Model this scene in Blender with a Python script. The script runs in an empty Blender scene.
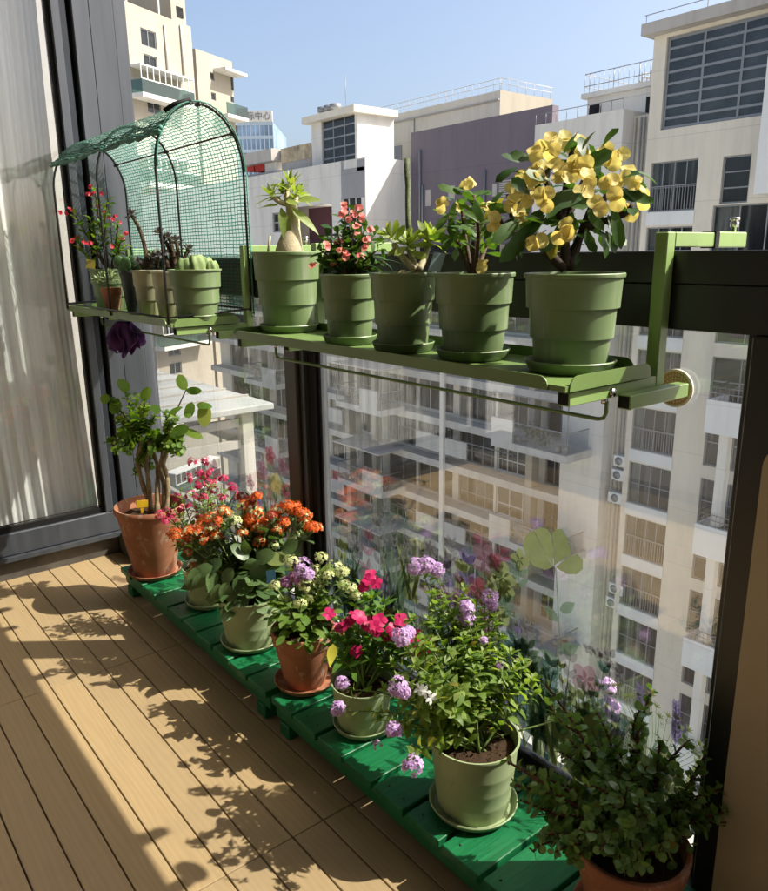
import bpy, bmesh, math, random
from math import sin, cos, pi, radians, sqrt
from mathutils import Vector, Matrix
random.seed(7)
sc = bpy.context.scene
col = sc.collection
# ------------------------------------------------------------------ camera (solved from the plank, railing and door lines)
FPX, PITCH, YAW, ROLL, CAMH = 744.908, 0.252825, 0.675121, -0.012191, 1.2
_f = Vector((sin(YAW) * cos(PITCH), cos(YAW) * cos(PITCH), -sin(PITCH)))
_r = Vector((cos(YAW), -sin(YAW), 0.0))
_u = _r.cross(_f)
CR = _r * cos(ROLL) + _u * sin(ROLL)
CU = -_r * sin(ROLL) + _u * cos(ROLL)
CO = Vector((0, 0, CAMH))
cam_d = bpy.data.cameras.new('camera')
cam = bpy.data.objects.new('camera', cam_d)
col.objects.link(cam)
m = Matrix((CR, CU, -_f)).transposed().to_4x4()
m.translation = CO
cam.matrix_world = m
cam_d.sensor_fit = 'VERTICAL'
cam_d.sensor_height = 24.0
cam_d.lens = 24.0 * FPX / 891.0
cam_d.clip_start = 0.02
cam_d.clip_end = 3000
sc.camera = cam


def ray(px, py):
    return CR * ((px - 384) / FPX) - CU * ((py - 445.5) / FPX) + _f


def at(px, py, axis, v):
    """point of the place seen at a photo pixel, on the plane axis = v"""
    d = ray(px, py)
    return CO + d * ((v - CO[axis]) / d[axis])


def atd(px, py, dep):
    return CO + ray(px, py) * dep


def depth(p):
    return (Vector(p) - CO).dot(_f)


# ------------------------------------------------------------------ objects
def tag(o, label=None, cat=None, group=None, kind=None):
    if label: o['label'] = label
    if cat: o['category'] = cat
    if group: o['group'] = group
    if kind: o['kind'] = kind
    return o


def empty(name, loc, label, cat, group=None):
    o = bpy.data.objects.new(name, None)
    o.empty_display_size = 0.05
    o.location = loc
    col.objects.link(o)
    return tag(o, label, cat, group)


def children(o):
    return [c for c in bpy.data.objects if c.parent == o]


class MB:
    def __init__(s):
        s.v = []; s.f = []; s.m = []; s.uv = {}; s.flat = set()

    def add(s, vs, fs, mi=0, flat=False):
        b = len(s.v)
        s.v += [tuple(p) for p in vs]
        for f in fs:
            if flat: s.flat.add(len(s.f))
            s.f.append(tuple(b + i for i in f)); s.m.append(mi)

    def box(s, x0, x1, y0, y1, z0, z1, mi=0):
        s.add([(x0, y0, z0), (x1, y0, z0), (x1, y1, z0), (x0, y1, z0), (x0, y0, z1), (x1, y0, z1), (x1, y1, z1), (x0, y1, z1)],
              [(0, 3, 2, 1), (4, 5, 6, 7), (0, 1, 5, 4), (1, 2, 6, 5), (2, 3, 7, 6), (3, 0, 4, 7)], mi, True)

    def bbox(s, x0, x1, y0, y1, z0, z1, b=0.002, mi=0):
        """box with chamfered edges"""
        bm = bmesh.new()
        vs = [bm.verts.new(p) for p in [(x0, y0, z0), (x1, y0, z0), (x1, y1, z0), (x0, y1, z0), (x0, y0, z1), (x1, y0, z1), (x1, y1, z1), (x0, y1, z1)]]
        for f in [(0, 3, 2, 1), (4, 5, 6, 7), (0, 1, 5, 4), (1, 2, 6, 5), (2, 3, 7, 6), (3, 0, 4, 7)]:
            bm.faces.new([vs[i] for i in f])
        bmesh.ops.bevel(bm, geom=bm.edges[:], offset=b, segments=1, affect='EDGES')
        bm.verts.index_update()
        s.add([v.co[:] for v in bm.verts], [[v.index for v in f.verts] for f in bm.faces], mi, True)
        bm.free()

    def tube(s, pts, r, n=8, mi=0, r1=None, cap=True):
        pts = [Vector(p) for p in pts]
        k = len(pts)
        b = len(s.v)
        t0 = (pts[1] - pts[0]).normalized()
        a = t0.orthogonal().normalized()
        for i, p in enumerate(pts):
            t = (pts[min(i + 1, k - 1)] - pts[max(i - 1, 0)])
            if t.length < 1e-9: t = t0.copy()
            t.normalize()
            a = (a - t * a.dot(t))
            a = a.normalized() if a.length > 1e-6 else t.orthogonal().normalized()
            c = t.cross(a)
            if callable(r): rr = r(i / (k - 1))
            else: rr = r if r1 is None else r + (r1 - r) * i / (k - 1)
            for j in range(n):
                w = 2 * pi * j / n
                s.v.append(tuple(p + (a * cos(w) + c * sin(w)) * rr))
        for i in range(k - 1):
            for j in range(n):
                j2 = (j + 1) % n
                s.f.append((b + i * n + j, b + i * n + j2, b + (i + 1) * n + j2, b + (i + 1) * n + j)); s.m.append(mi)
        if cap:
            s.f.append(tuple(b + j for j in reversed(range(n)))); s.m.append(mi)
            s.f.append(tuple(b + (k - 1) * n + j for j in range(n))); s.m.append(mi)

    def lathe(s, c, prof, n=40, mi=0, wob=0.0, tilt=None):
        c = Vector(c)
        b = len(s.v)
        T = tilt or Matrix.Identity(3)
        for (r, z) in prof:
            for j in range(n):
                w = 2 * pi * j / n
                rr = r * (1 + wob * sin(3 * w + 1.3))
                s.v.append(tuple(c + T @ Vector((rr * cos(w), rr * sin(w), z))))
        for i in range(len(prof) - 1):
            for j in range(n):
                j2 = (j + 1) % n
                s.f.append((b + i * n + j, b + i * n + j2, b + (i + 1) * n + j2, b + (i + 1) * n + j)); s.m.append(mi)
        if prof[0][0] > 1e-5:
            s.f.append(tuple(b + j for j in reversed(range(n)))); s.m.append(mi)
        if prof[-1][0] > 1e-5:
            q = b + (len(prof) - 1) * n
            s.f.append(tuple(q + j for j in range(n))); s.m.append(mi)

    def quad(s, a, b, c, d, mi=0):
        s.add([a, b, c, d], [(0, 1, 2, 3)], mi, True)

    def leaf(s, base, d, up, L, W, droop=0.25, fold=0.25, shape='ovate', n=4, mi=0, tw=0.0):
        base = Vector(base); d = Vector(d).normalized()
        up = Vector(up)
        side = d.cross(up)
        if side.length < 1e-4: side = d.orthogonal()
        side.normalize()
        up = side.cross(d).normalized()
        if tw:
            q = Matrix.Rotation(tw, 3, d)
            side = q @ side; up = q @ up
        bend = random.gauss(0, .10); qt = Matrix.Rotation(random.gauss(0, .10), 3, d)
        fold = fold + random.gauss(0, .10)
        vs = []
        for i in range(n + 1):
            t = i / n
            if shape == 'lance': w = sin(pi * min(1, t * .93 + .07) ** 0.85) ** .9
            elif shape == 'obovate': w = (t ** .75) * sqrt(max(0, 1 - ((t - .62) / .42) ** 2)) if t > .62 else (t / .62) ** .8 * .86 + .1
            elif shape == 'round': w = sqrt(max(0, 1 - (2 * t - 1) ** 2))
            else: w = sin(pi * (t ** .72)) ** .8 if 0 < t < 1 else 0.0
            if i == n: w = 0.0
            if i == 0: w = max(min(w, .12), .08)
            w *= W * .5
            p = base + d * (L * t) - up * (droop * L * t * t) + side * (bend * L * t * t)
            if i: side = qt @ side; up = qt @ up
            vs += [p - side * w + up * (fold * w), p, p + side * w + up * (fold * w)]
        fs = []
        for i in range(n):
            o = 3 * i
            fs += [(o, o + 1, o + 4, o + 3), (o + 1, o + 2, o + 5, o + 4)]
        s.add(vs, fs, mi)

    def build(s, name, mats, parent=None, smooth=True, loc=None, sharp=0):
        me = bpy.data.meshes.new(name)
        org = Vector(loc) if loc is not None else (parent_world(parent) if parent else Vector((0, 0, 0)))
        me.from_pydata([(p[0] - org[0], p[1] - org[1], p[2] - org[2]) for p in s.v], [], s.f)
        if not isinstance(mats, (list, tuple)): mats = [mats]
        for mt in mats: me.materials.append(mt)
        if len(mats) > 1: me.polygons.foreach_set('material_index', s.m)
        me.polygons.foreach_set('use_smooth', [smooth and (i not in s.flat) for i in range(len(s.f))])
        if s.uv:
            lay = me.uv_layers.new(name='UVMap')
            for p in me.polygons:
                if p.index in s.uv:
                    for li, uv in zip(p.loop_indices, s.uv[p.index]): lay.data[li].uv = uv
        me.update()
        if sharp: me.set_sharp_from_angle(angle=radians(sharp))
        o = bpy.data.objects.new(name, me)
        col.objects.link(o)
        if parent:
            o.parent = parent
            o.location = (0, 0, 0)
        else:
            o.location = org
        return o


def parent_world(o):
    p = Vector((0, 0, 0))
    while o:
        p += o.location; o = o.parent
    return p


def rnd(a, b): return random.uniform(a, b)


def rvec(s=1.0):
    while True:
        v = Vector((rnd(-1, 1), rnd(-1, 1), rnd(-1, 1)))
        if .05 < v.length < 1: return v * s


def bez(a, b, c, n=8):
    a, b, c = Vector(a), Vector(b), Vector(c)
    return [a * (1 - t) ** 2 + b * 2 * t * (1 - t) + c * t * t for t in [i / n for i in range(n + 1)]]


# ------------------------------------------------------------------ materials
class NT:
    def __init__(s, name):
        s.mat = bpy.data.materials.new(name); s.mat.use_nodes = True
        s.t = s.mat.node_tree
        for n in list(s.t.nodes): s.t.nodes.remove(n)
        s.out = s.n('ShaderNodeOutputMaterial')

    def n(s, typ, **kw):
        nd = s.t.nodes.new(typ)
        for k, v in kw.items():
            if k.startswith('_'): setattr(nd, k[1:], v)
            else:
                key = k.replace('__', ' ')
                nd.inputs[key].default_value = v
        return nd

    def l(s, a, b): s.t.links.new(a, b)

    def coord(s, scale=(1, 1, 1), kind='Object'):
        tc = s.n('ShaderNodeTexCoord'); mp = s.n('ShaderNodeMapping')
        mp.inputs['Scale'].default_value = scale
        s.l(tc.outputs[kind], mp.inputs[0])
        return mp.outputs[0]

    def noise(s, vec, scale, detail=4, rough=.55):
        nz = s.n('ShaderNodeTexNoise'); nz.inputs['Scale'].default_value = scale
        nz.inputs['Detail'].default_value = detail; nz.inputs['Roughness'].default_value = rough
        s.l(vec, nz.inputs['Vector'])
        return nz.outputs['Fac']

    def ramp(s, fac, stops):
        r = s.n('ShaderNodeValToRGB')
        e = r.color_ramp.elements
        while len(e) > 1: e.remove(e[-1])
        e[0].position, e[0].color = stops[0][0], tuple(stops[0][1]) + (1,)
        for p, c in stops[1:]:
            x = e.new(p); x.color = tuple(c) + (1,)
        s.l(fac, r.inputs[0])
        return r.outputs[0]

    def math(s, op, a, b=None, c=None):
        nd = s.n('ShaderNodeMath'); nd.operation = op
        for i, v in enumerate((a, b, c)):
            if v is None: continue
            if isinstance(v, (int, float)): nd.inputs[i].default_value = v
            else: s.l(v, nd.inputs[i])
        return nd.outputs[0]

    def mixc(s, fac, a, b, mode='MIX'):
        nd = s.n('ShaderNodeMix'); nd.data_type = 'RGBA'; nd.blend_type = mode
        for k, v in ((0, fac), (6, a), (7, b)):
            if isinstance(v, (int, float)): nd.inputs[k].default_value = v
            elif isinstance(v, (tuple, list)): nd.inputs[k].default_value = tuple(v) + (1,) if len(v) == 3 else v
            else: s.l(v, nd.inputs[k])
        return nd.outputs[2]

    def princ(s, color, rough=.6, spec=.5, metal=0.0, bump=None, bstr=.3, bdist=.002):
        p = s.n('ShaderNodeBsdfPrincipled')
        if isinstance(color, (tuple, list)): p.inputs['Base Color'].default_value = tuple(color) + (1,)
        else: s.l(color, p.inputs['Base Color'])
        if isinstance(rough, (int, float)): p.inputs['Roughness'].default_value = rough
        else: s.l(rough, p.inputs['Roughness'])
        p.inputs['Specular IOR Level'].default_value = spec
        p.inputs['Metallic'].default_value = metal
        if bump is not None:
            b = s.n('ShaderNodeBump'); b.inputs['Strength'].default_value = bstr; b.inputs['Distance'].default_value = bdist
            s.l(bump, b.inputs['Height']); s.l(b.outputs[0], p.inputs['Normal'])
        return p.outputs[0]

    def mix(s, fac, a, b):
        nd = s.n('ShaderNodeMixShader')
        if isinstance(fac, (int, float)): nd.inputs[0].default_value = fac
        else: s.l(fac, nd.inputs[0])
        s.l(a, nd.inputs[1]); s.l(b, nd.inputs[2])
        return nd.outputs[0]

    def done(s, sh):
        s.l(sh, s.out.inputs[0]); return s.mat


def mul(c, k): return tuple(min(1, x * k) for x in c)


def plain(name, c, rough=.5, spec=.4, metal=0, var=.12, scale=18, bump=.15, bd=.0008):
    t = NT(name); v = t.coord()
    nz = t.noise(v, scale, 5)
    c_ = t.ramp(nz, [(.3, mul(c, 1 - var)), (.7, mul(c, 1 + var))])
    return t.done(t.princ(c_, rough, spec, metal, t.noise(v, scale * 6, 3), bump, bd))


def leafmat(name, c0, c1, c2=None, trans=.35, rough=.46, spec=.30, tcol=None):
    t = NT(name)
    g = t.n('ShaderNodeNewGeometry')
    st = [(0, c0), (1, c1)] if c2 is None else [(0, c0), (.6, c1), (1, c2)]
    if tcol is None and c0[1] > c0[0]: st = st[:-1] + [(.95, st[-1][1]), (.965, st[-1][1]), (.985, (.34, .29, .07)), (1, (.22, .13, .05))]
    c = t.ramp(g.outputs['Random Per Island'], st)
    v = t.coord()
    c = t.mixc(.25, c, t.ramp(t.noise(v, 120, 3), [(.3, mul(c0, .8)), (.7, mul(c1, 1.2))]))
    p = t.princ(c, rough, spec, 0, t.noise(v, 260, 2), .25, .0006)
    tr = t.n('ShaderNodeBsdfTranslucent')
    tc = t.mixc(1.0, c, (1.0, 1.0, .55) if tcol is None else tcol, 'MULTIPLY')
    tc = t.mixc(1.0, tc, (1.6, 1.7, 1.0), 'MULTIPLY') if tcol is None else tc
    t.l(tc, tr.inputs[0])
    return t.done(t.mix(trans, p, tr.outputs[0]))


M = {}


def pot_plastic(name, c):
    t = NT(name); v = t.coord()
    a = t.ramp(t.noise(v, 9, 5), [(.3, mul(c, .88)), (.7, mul(c, 1.12))])
    spl = t.ramp(t.noise(t.coord((1, 1, .6)), 55, 6, .7), [(.60, (0, 0, 0)), (.70, (1, 1, 1))])
    big = t.ramp(t.noise(v, 12, 4), [(.45, (0, 0, 0)), (.65, (1, 1, 1))])
    k = t.math('MULTIPLY', t.math('MULTIPLY', spl, big), .65)
    a = t.mixc(k, a, (.16, .12, .08))
    run = t.ramp(t.noise(t.coord((1, 1, .08)), 42, 4, .6), [(.55, (0, 0, 0)), (.75, (1, 1, 1))])
    a = t.mixc(t.math('MULTIPLY', run, .26), a, (.42, .42, .36))
    r = t.math('ADD', t.math('MULTIPLY', t.noise(v, 30, 4), .3), .30)
    return t.done(t.princ(a, r, .4, 0, t.noise(v, 220, 3), .10, .0006))


# shelf pots, bench pots, trays
M['pot_green'] = pot_plastic('olive_plastic', (.138, .200, .086))
M['pot_sage'] = pot_plastic('sage_plastic', (.29, .36, .19))
M['pot_cream'] = pot_plastic('cream_plastic', (.37, .35, .215))
M['pot_dark'] = plain('dark_pot', (.035, .04, .04), .5, .3, var=.3, scale=20)


def terracotta():
    t = NT('terracotta'); v = t.coord()
    a = t.ramp(t.noise(v, 14, 6), [(.3, (.25, .10, .055)), (.62, (.36, .155, .085))])
    b = t.math('GREATER_THAN', t.noise(t.coord((1, 1, .5)), 20, 7, .7), .58)
    c = t.mixc(t.math('MULTIPLY', b, .4), a, (.50, .40, .32))
    return t.done(t.princ(c, .8, .2, 0, t.noise(v, 120, 4), .4, .001))


M['terra'] = terracotta()


def soilmat():
    t = NT('soil'); v = t.coord()
    g = t.n('ShaderNodeNewGeometry')
    c = t.ramp(g.outputs['Random Per Island'], [(0, (.018, .011, .007)), (.6, (.05, .03, .018)), (.93, (.10, .06, .035)), (1, (.17, .13, .09))])
    return t.done(t.princ(c, .95, .1, 0, t.noise(v, 300, 4), .8, .002))


M['soil'] = soilmat()
M['metal_green'] = plain('green_powder_coat', (.125, .195, .058), .38, .5, var=.05, scale=30, bump=.08)
M['bracket_green'] = plain('sunlit_green_powder_coat', (.20, .305, .10), .36, .5, var=.05, scale=30, bump=.08)  # same coat made lighter, painting the sun on the brackets into the colour
M['steel'] = plain('steel', (.55, .55, .54), .25, .5, 1.0, var=.05)
M['black_wire'] = plain('black_wire', (.012, .012, .013), .4, .5)
M['black_metal'] = plain('black_aluminium', (.010, .0095, .0095), .38, .5, var=.25, scale=6, bump=.1)
M['brown_metal'] = plain('brown_aluminium', (.035, .022, .015), .4, .5, var=.15, scale=8)
M['rubber'] = plain('rubber', (.01, .01, .01), .7, .2)


def bench_green():
    t = NT('green_painted_wood')
    v = t.coord((3, 30, 30))
    nz = t.noise(v, 3, 6, .6)
    g = t.n('ShaderNodeNewGeometry')
    nz = t.math('ADD', nz, t.math('MULTIPLY', t.math('SUBTRACT', g.outputs['Random Per Island'], .5), .3))
    c = t.ramp(nz, [(.2, (.003, .080, .026)), (.5, (.005, .125, .040)), (.8, (.014, .175, .062))])
    chip = t.ramp(t.noise(t.coord((1, 2.5, 1)), 30, 9, .8), [(.66, (0, 0, 0)), (.70, (1, 1, 1))])
    c = t.mixc(t.math('MULTIPLY', chip, .5), c, (.10, .13, .075))
    dust = t.ramp(t.noise(t.coord(), 38, 8, .75), [(.6, (0, 0, 0)), (.74, (1, 1, 1))])
    c = t.mixc(t.math('MULTIPLY', dust, .12), c, (.16, .22, .14))
    return t.done(t.princ(c, .45, .4, 0, nz, .6, .002))


M['bench'] = bench_green()


def deck():
    t = NT('composite_decking')
    v = t.coord((26, 1.6, 26))
    g = t.n('ShaderNodeNewGeometry')
    nz = t.noise(v, 3.0, 8, .62)
    wv = t.n('ShaderNodeTexWave'); wv.bands_direction = 'X'
    wv.inputs['Scale'].default_value = .9; wv.inputs['Distortion'].default_value = 12; wv.inputs['Detail'].default_value = 4
    wv.inputs['Detail Scale'].default_value = .9
    add = t.n('ShaderNodeVectorMath'); add.operation = 'ADD'
    cmb = t.n('ShaderNodeCombineXYZ')
    t.l(t.math('MULTIPLY', g.outputs['Random Per Island'], 40), cmb.inputs[0]); t.l(t.math('MULTIPLY', g.outputs['Random Per Island'], 17), cmb.inputs[1])
    t.l(t.coord((26, 2.2, 26)), add.inputs[0]); t.l(cmb.outputs[0], add.inputs[1])
    t.l(add.outputs[0], wv.inputs[0])
    a = t.mixc(.28, nz, wv.outputs['Color'])
    c = t.ramp(a, [(.2, (.325, .230, .118)), (.55, (.368, .264, .136)), (.85, (.40, .290, .154))])
    c = t.mixc(t.math('MULTIPLY', g.outputs['Random Per Island'], .42), c, (.27, .205, .125))
    dirt = t.ramp(t.noise(t.coord(), 4, 6, .7), [(.5, (0, 0, 0)), (.8, (1, 1, 1))])
    c = t.mixc(t.math('MULTIPLY', dirt, .35), c, (.22, .17, .115))
    return t.done(t.princ(c, .62, .3, 0, a, .10, .0008))


M['deck'] = deck()
M['gap'] = plain('deck_gap', (.02, .014, .01), .9, .1)


def stone():
    t = NT('dark_stone'); v = t.coord()
    c = t.ramp(t.noise(v, 7, 8, .65), [(.3, (.045, .04, .036)), (.6, (.10, .09, .078)), (.75, (.17, .15, .13))])
    return t.done(t.princ(c, .45, .4, 0, t.noise(v, 60, 4), .2, .001))


M['stone'] = stone()


def alu_grey():
    t = NT('grey_aluminium'); v = t.coord((14, 14, 1.2))
    c = t.ramp(t.noise(v, 1.6, 4, .5), [(.35, (.055, .062, .074)), (.65, (.080, .088, .102))])
    return t.done(t.princ(c, .38, .45, .25, t.noise(t.coord(), 90, 3), .05, .0005))


M['alu'] = alu_grey()


def curtain():
    t = NT('sheer_curtain'); v = t.coord((1, 1, 1))
    c = t.ramp(t.noise(t.coord((60, 60, 1.5)), 1.0, 4), [(.3, (.72, .725, .70)), (.7, (.84, .845, .82))])
    d = t.princ(c, .9, .1)
    tr = t.n('ShaderNodeBsdfTranslucent'); t.l(c, tr.inputs[0])
    return t.done(t.mix(.22, d, tr.outputs[0]))


M['curtain'] = curtain()
M['plaster'] = plain('beige_plaster', (.40, .325, .225), .85, .2, var=.06, scale=8, bump=.5, bd=.004)
M['white_paint'] = plain('white_wall_paint', (.34, .33, .31), .8, .2, var=.04)


def glass(name, tint=(.93, .96, .95), dust=.03, k=1.0, rough=.0):
    """float glass: see-through with reflections that rise towards grazing angles, and a little dust"""
    t = NT(name)
    lw = t.n('ShaderNodeLayerWeight'); lw.inputs['Blend'].default_value = .5
    p5 = t.math('POWER', lw.outputs['Facing'], 5.0)
    fr = t.math('ADD', t.math('MULTIPLY', p5, .92 * k), .045 * k)
    tr = t.n('ShaderNodeBsdfTransparent'); tr.inputs[0].default_value = tint + (1,)
    gl = t.n('ShaderNodeBsdfGlossy'); gl.inputs['Roughness'].default_value = rough; gl.inputs[0].default_value = (1, 1, 1, 1)
    df = t.n('ShaderNodeBsdfDiffuse'); df.inputs[0].default_value = (.75, .76, .74, 1)
    tl = t.n('ShaderNodeBsdfTranslucent'); tl.inputs[0].default_value = (.75, .76, .74, 1)
    dd = t.mix(.5, df.outputs[0], tl.outputs[0])
    v = t.coord((1, 2.2, .5))
    nz = t.ramp(t.noise(v, 5, 7, .7), [(.35, (.5, .5, .5)), (.75, (1.6, 1.6, 1.6))])
    a = t.mix(t.math('MULTIPLY', nz, dust), tr.outputs[0], dd)
    return t.done(t.mix(fr, a, gl.outputs[0]))


M['glass'] = glass('railing_glass', (.97, .975, .97), .009, 2.0)
M['door_glass'] = glass('door_glass', (.965, .97, .97), .012, 1.5)
M['far_glass'] = glass('window_glass', (.66, .70, .72), .006, 1.0)


def facade(name, c, stain=.35, sc_=.35):
    t = NT(name)
    v = t.coord((.9, .9, .10))
    st = t.ramp(t.noise(v, 1.6, 8, .72), [(.46, (0, 0, 0)), (.66, (1, 1, 1))])
    c0 = t.ramp(t.noise(t.coord(), .25, 4), [(.3, mul(c, .93)), (.7, mul(c, 1.05))])
    cc = t.mixc(t.math('MULTIPLY', st, stain), c0, mul(c, .55))
    sp = t.n('ShaderNodeSeparateXYZ'); t.l(t.coord(), sp.inputs[0])
    jz = t.math('LESS_THAN', t.math('FRACT', t.math('MULTIPLY', sp.outputs[2], 1 / 2.8)), .012)
    blot = t.ramp(t.noise(t.coord((1, 1, .5)), .9, 8, .75), [(.5, (0, 0, 0)), (.75, (1, 1, 1))])
    cc = t.mixc(t.math('MULTIPLY', blot, .16), cc, mul(c, .6))
    cc = t.mixc(t.math('MULTIPLY', jz, .35), cc, mul(c, .45))
    return t.done(t.princ(cc, .85, .2, 0, t.noise(t.coord(), 3, 4), .15, .01))


M['f_white'] = facade('white_render', (.64, .625, .58))
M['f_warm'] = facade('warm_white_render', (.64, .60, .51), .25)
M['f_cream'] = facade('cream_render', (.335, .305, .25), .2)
M['f_blue'] = facade('pale_blue_panel', (.66, .675, .665), .15)
M['f_panel'] = facade('weathered_white_panel', (.47, .465, .44), .5)
M['f_purple'] = facade('grey_violet_render', (.165, .140, .165), .3)
M['f_grey'] = facade('grey_patch_render', (.30, .30, .31), .2)
M['f_maroon'] = facade('maroon_render', (.12, .055, .065), .2)
M['f_conc'] = facade('concrete', (.42, .40, .37), .4)
M['f_frame'] = plain('window_aluminium', (.22, .23, .24), .4, .5, .3)
M['f_frame_w'] = plain('white_window_frame', (.6, .6, .6), .5, .3)
M['f_dark'] = plain('dark_interior', (.022, .024, .026), .9, .1, var=.5, scale=1.5)


def backing():
    t = NT('room_behind_window')
    g = t.n('ShaderNodeNewGeometry')
    nz = t.noise(t.coord((.8, 1.7, .10)), 1.2, 5, .62)
    nz = t.math('ADD', nz, t.math('MULTIPLY', t.math('SUBTRACT', g.outputs['Random Per Island'], .5), .35))
    c = t.ramp(nz, [(.44, (.016, .018, .021)), (.53, (.045, .047, .05)), (.62, (.20, .195, .18)), (.80, (.38, .36, .33))])
    return t.done(t.princ(c, .9, .1))


M['backing'] = backing()
M['green_glass'] = glass('green_balcony_glass', (.30, .46, .42), .02, 1.6)
M['ac'] = plain('ac_plastic', (.62, .63, .62), .6, .3, var=.05, scale=3)
M['red_roof'] = plain('red_cloth', (.45, .05, .04), .8, .2)
M['street'] = plain('far_street', (.34, .33, .30), .9, .1, var=.3, scale=.1)
M['roof_panel'] = facade('white_roof_panel', (.33, .345, .335), .6)
M['room_frame'] = facade('painted_room_frame', (.36, .345, .31), .4)
M['purple_cloth'] = plain('purple_cloth', (.055, .018, .085), .85, .15, var=.35, scale=14)
M['yellow_tag'] = plain('yellow_tag', (.75, .48, .02), .5, .3)
M['blue_tag'] = plain('grey_blue_tag', (.28, .40, .46), .5, .3)


def net():
    t = NT('green_net')
    uv = t.n('ShaderNodeUVMap'); sp = t.n('ShaderNodeSeparateXYZ'); t.l(uv.outputs[0], sp.inputs[0])
    def lines(o, w):
        fr = t.math('FRACT', o)
        return t.math('LESS_THAN', fr, w)
    nz = t.noise(t.coord(), 14, 3)
    jit = t.math('MULTIPLY', t.math('SUBTRACT', nz, .5), .5)
    a = lines(t.math('ADD', sp.outputs[0], jit), .28)
    b = lines(t.math('ADD', sp.outputs[1], jit), .20)
    fac = t.math('MAXIMUM', a, b)
    c = t.ramp(nz, [(.3, (.018, .095, .07)), (.7, (.045, .18, .135))])
    p = t.princ(c, .5, .4)
    tl = t.n('ShaderNodeBsdfTranslucent'); t.l(c, tl.inputs[0])
    body = t.mix(.45, p, tl.outputs[0])
    tr = t.n('ShaderNodeBsdfTransparent'); tr.inputs[0].default_value = (.94, .98, .95, 1)
    wf = t.n('ShaderNodeBsdfTranslucent'); wf.inputs[0].default_value = (.55, .74, .66, 1)
    film = t.mix(.16, tr.outputs[0], wf.outputs[0])
    return t.done(t.mix(fac, film, body))


M['net'] = net()
M['net_roll'] = plain('green_net_roll', (.035, .15, .105), .5, .4, var=.5, scale=90, bump=.6, bd=.002)


def sticker(name, c, op):
    t = NT(name); v = t.coord()
    g = t.n('ShaderNodeNewGeometry')
    cc = t.mixc(.4, t.ramp(g.outputs['Random Per Island'], [(0, mul(c, .8)), (1, mul(c, 1.2))]), t.ramp(t.noise(v, 35, 4), [(.3, mul(c, .7)), (.7, mul(c, 1.3))]))
    d = t.n('ShaderNodeBsdfDiffuse'); t.l(cc, d.inputs[0])
    tl = t.n('ShaderNodeBsdfTranslucent'); t.l(t.mixc(1.0, cc, (.55, .55, .55), 'MULTIPLY'), tl.inputs[0])
    b = t.mix(.5, d.outputs[0], tl.outputs[0])
    tr = t.n('ShaderNodeBsdfTransparent'); t.l(t.mixc(.55, (1, 1, 1), cc), tr.inputs[0])
    return t.done(t.mix(op, tr.outputs[0], b))


ST = dict(green=sticker('sticker_green', (.20, .30, .19), .50), deep=sticker('sticker_blue_green', (.12, .23, .20), .52),
          olive=sticker('sticker_olive', (.27, .32, .14), .84), grey=sticker('sticker_grey', (.30, .30, .31), .42),
          pink=sticker('sticker_pink', (.38, .22, .27), .36), violet=sticker('sticker_violet', (.24, .20, .38), .62),
          yellow=sticker('sticker_yellow', (.52, .46, .18), .5), red=sticker('sticker_red', (.40, .12, .15), .45),
          pale=sticker('sticker_pale', (.55, .60, .54), .28))
# foliage
LF = dict(
    adenium=leafmat('pale_succulent_leaf', (.14, .20, .04), (.25, .30, .08), trans=.4),
    euph=leafmat('thorn_plant_leaf', (.035, .085, .018), (.09, .16, .03), trans=.38),
    euph_dark=leafmat('dark_thorn_plant_leaf', (.020, .055, .014), (.055, .11, .022), trans=.3),
    round=leafmat('round_green_leaf', (.05, .12, .02), (.13, .22, .035), (.22, .30, .05), trans=.42),
    kal=leafmat('thick_grey_green_leaf', (.05, .10, .035), (.13, .20, .075), trans=.2, rough=.35),
    kal2=leafmat('yellow_green_leaf', (.06, .13, .02), (.17, .25, .05), trans=.3, rough=.38),
    vinca=leafmat('fresh_green_leaf', (.06, .15, .025), (.15, .28, .05), trans=.4),
    plum=leafmat('light_green_leaf', (.09, .17, .035), (.22, .31, .075), (.36, .42, .15), trans=.42),
    jade=leafmat('dwarf_jade_leaf', (.075, .155, .042), (.19, .31, .085), trans=.22, rough=.28),
    purple=leafmat('purple_succulent_leaf', (.09, .075, .085), (.22, .18, .20), trans=.1, rough=.5),
    cactus=leafmat('cactus_skin', (.13, .20, .07), (.22, .28, .11), trans=.05, rough=.6),
    echev=leafmat('pale_rosette_leaf', (.22, .30, .14), (.34, .40, .22), trans=.1),
)
W1 = (1, 1, 1)
FL = dict(
    yellow=leafmat('yellow_bract', (.54, .44, .11), (.70, .61, .22), (.66, .47, .14), trans=.5, tcol=(1, .96, .7), rough=.5),
    pinkred=leafmat('rose_bract', (.60, .10, .11), (.74, .22, .20), (.72, .35, .22), trans=.4, tcol=W1),
    red=leafmat('red_bract', (.55, .02, .05), (.70, .06, .10), trans=.4, tcol=W1),
    orange=leafmat('orange_floret', (.56, .075, .012), (.76, .155, .025), (.78, .30, .09), trans=.35, tcol=W1),
    rust=leafmat('rust_floret', (.25, .03, .015), (.40, .06, .02), trans=.2, tcol=W1),
    bud=leafmat('pale_bud', (.50, .56, .22), (.72, .74, .40), trans=.3, tcol=W1),
    lilac=leafmat('lilac_floret', (.48, .28, .62), (.70, .48, .76), (.86, .68, .86), trans=.4, tcol=W1),
    mauve=leafmat('mauve_floret', (.55, .22, .50), (.74, .38, .66), trans=.4, tcol=W1),
    magenta=leafmat('magenta_petal', (.44, .010, .085), (.60, .028, .15), trans=.25, tcol=W1),
    crimson=leafmat('crimson_floret', (.45, .02, .09), (.62, .08, .16), trans=.35, tcol=W1),
    white=leafmat('white_floret', (.75, .75, .72), (.85, .85, .82), trans=.4, tcol=W1),
)
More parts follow.
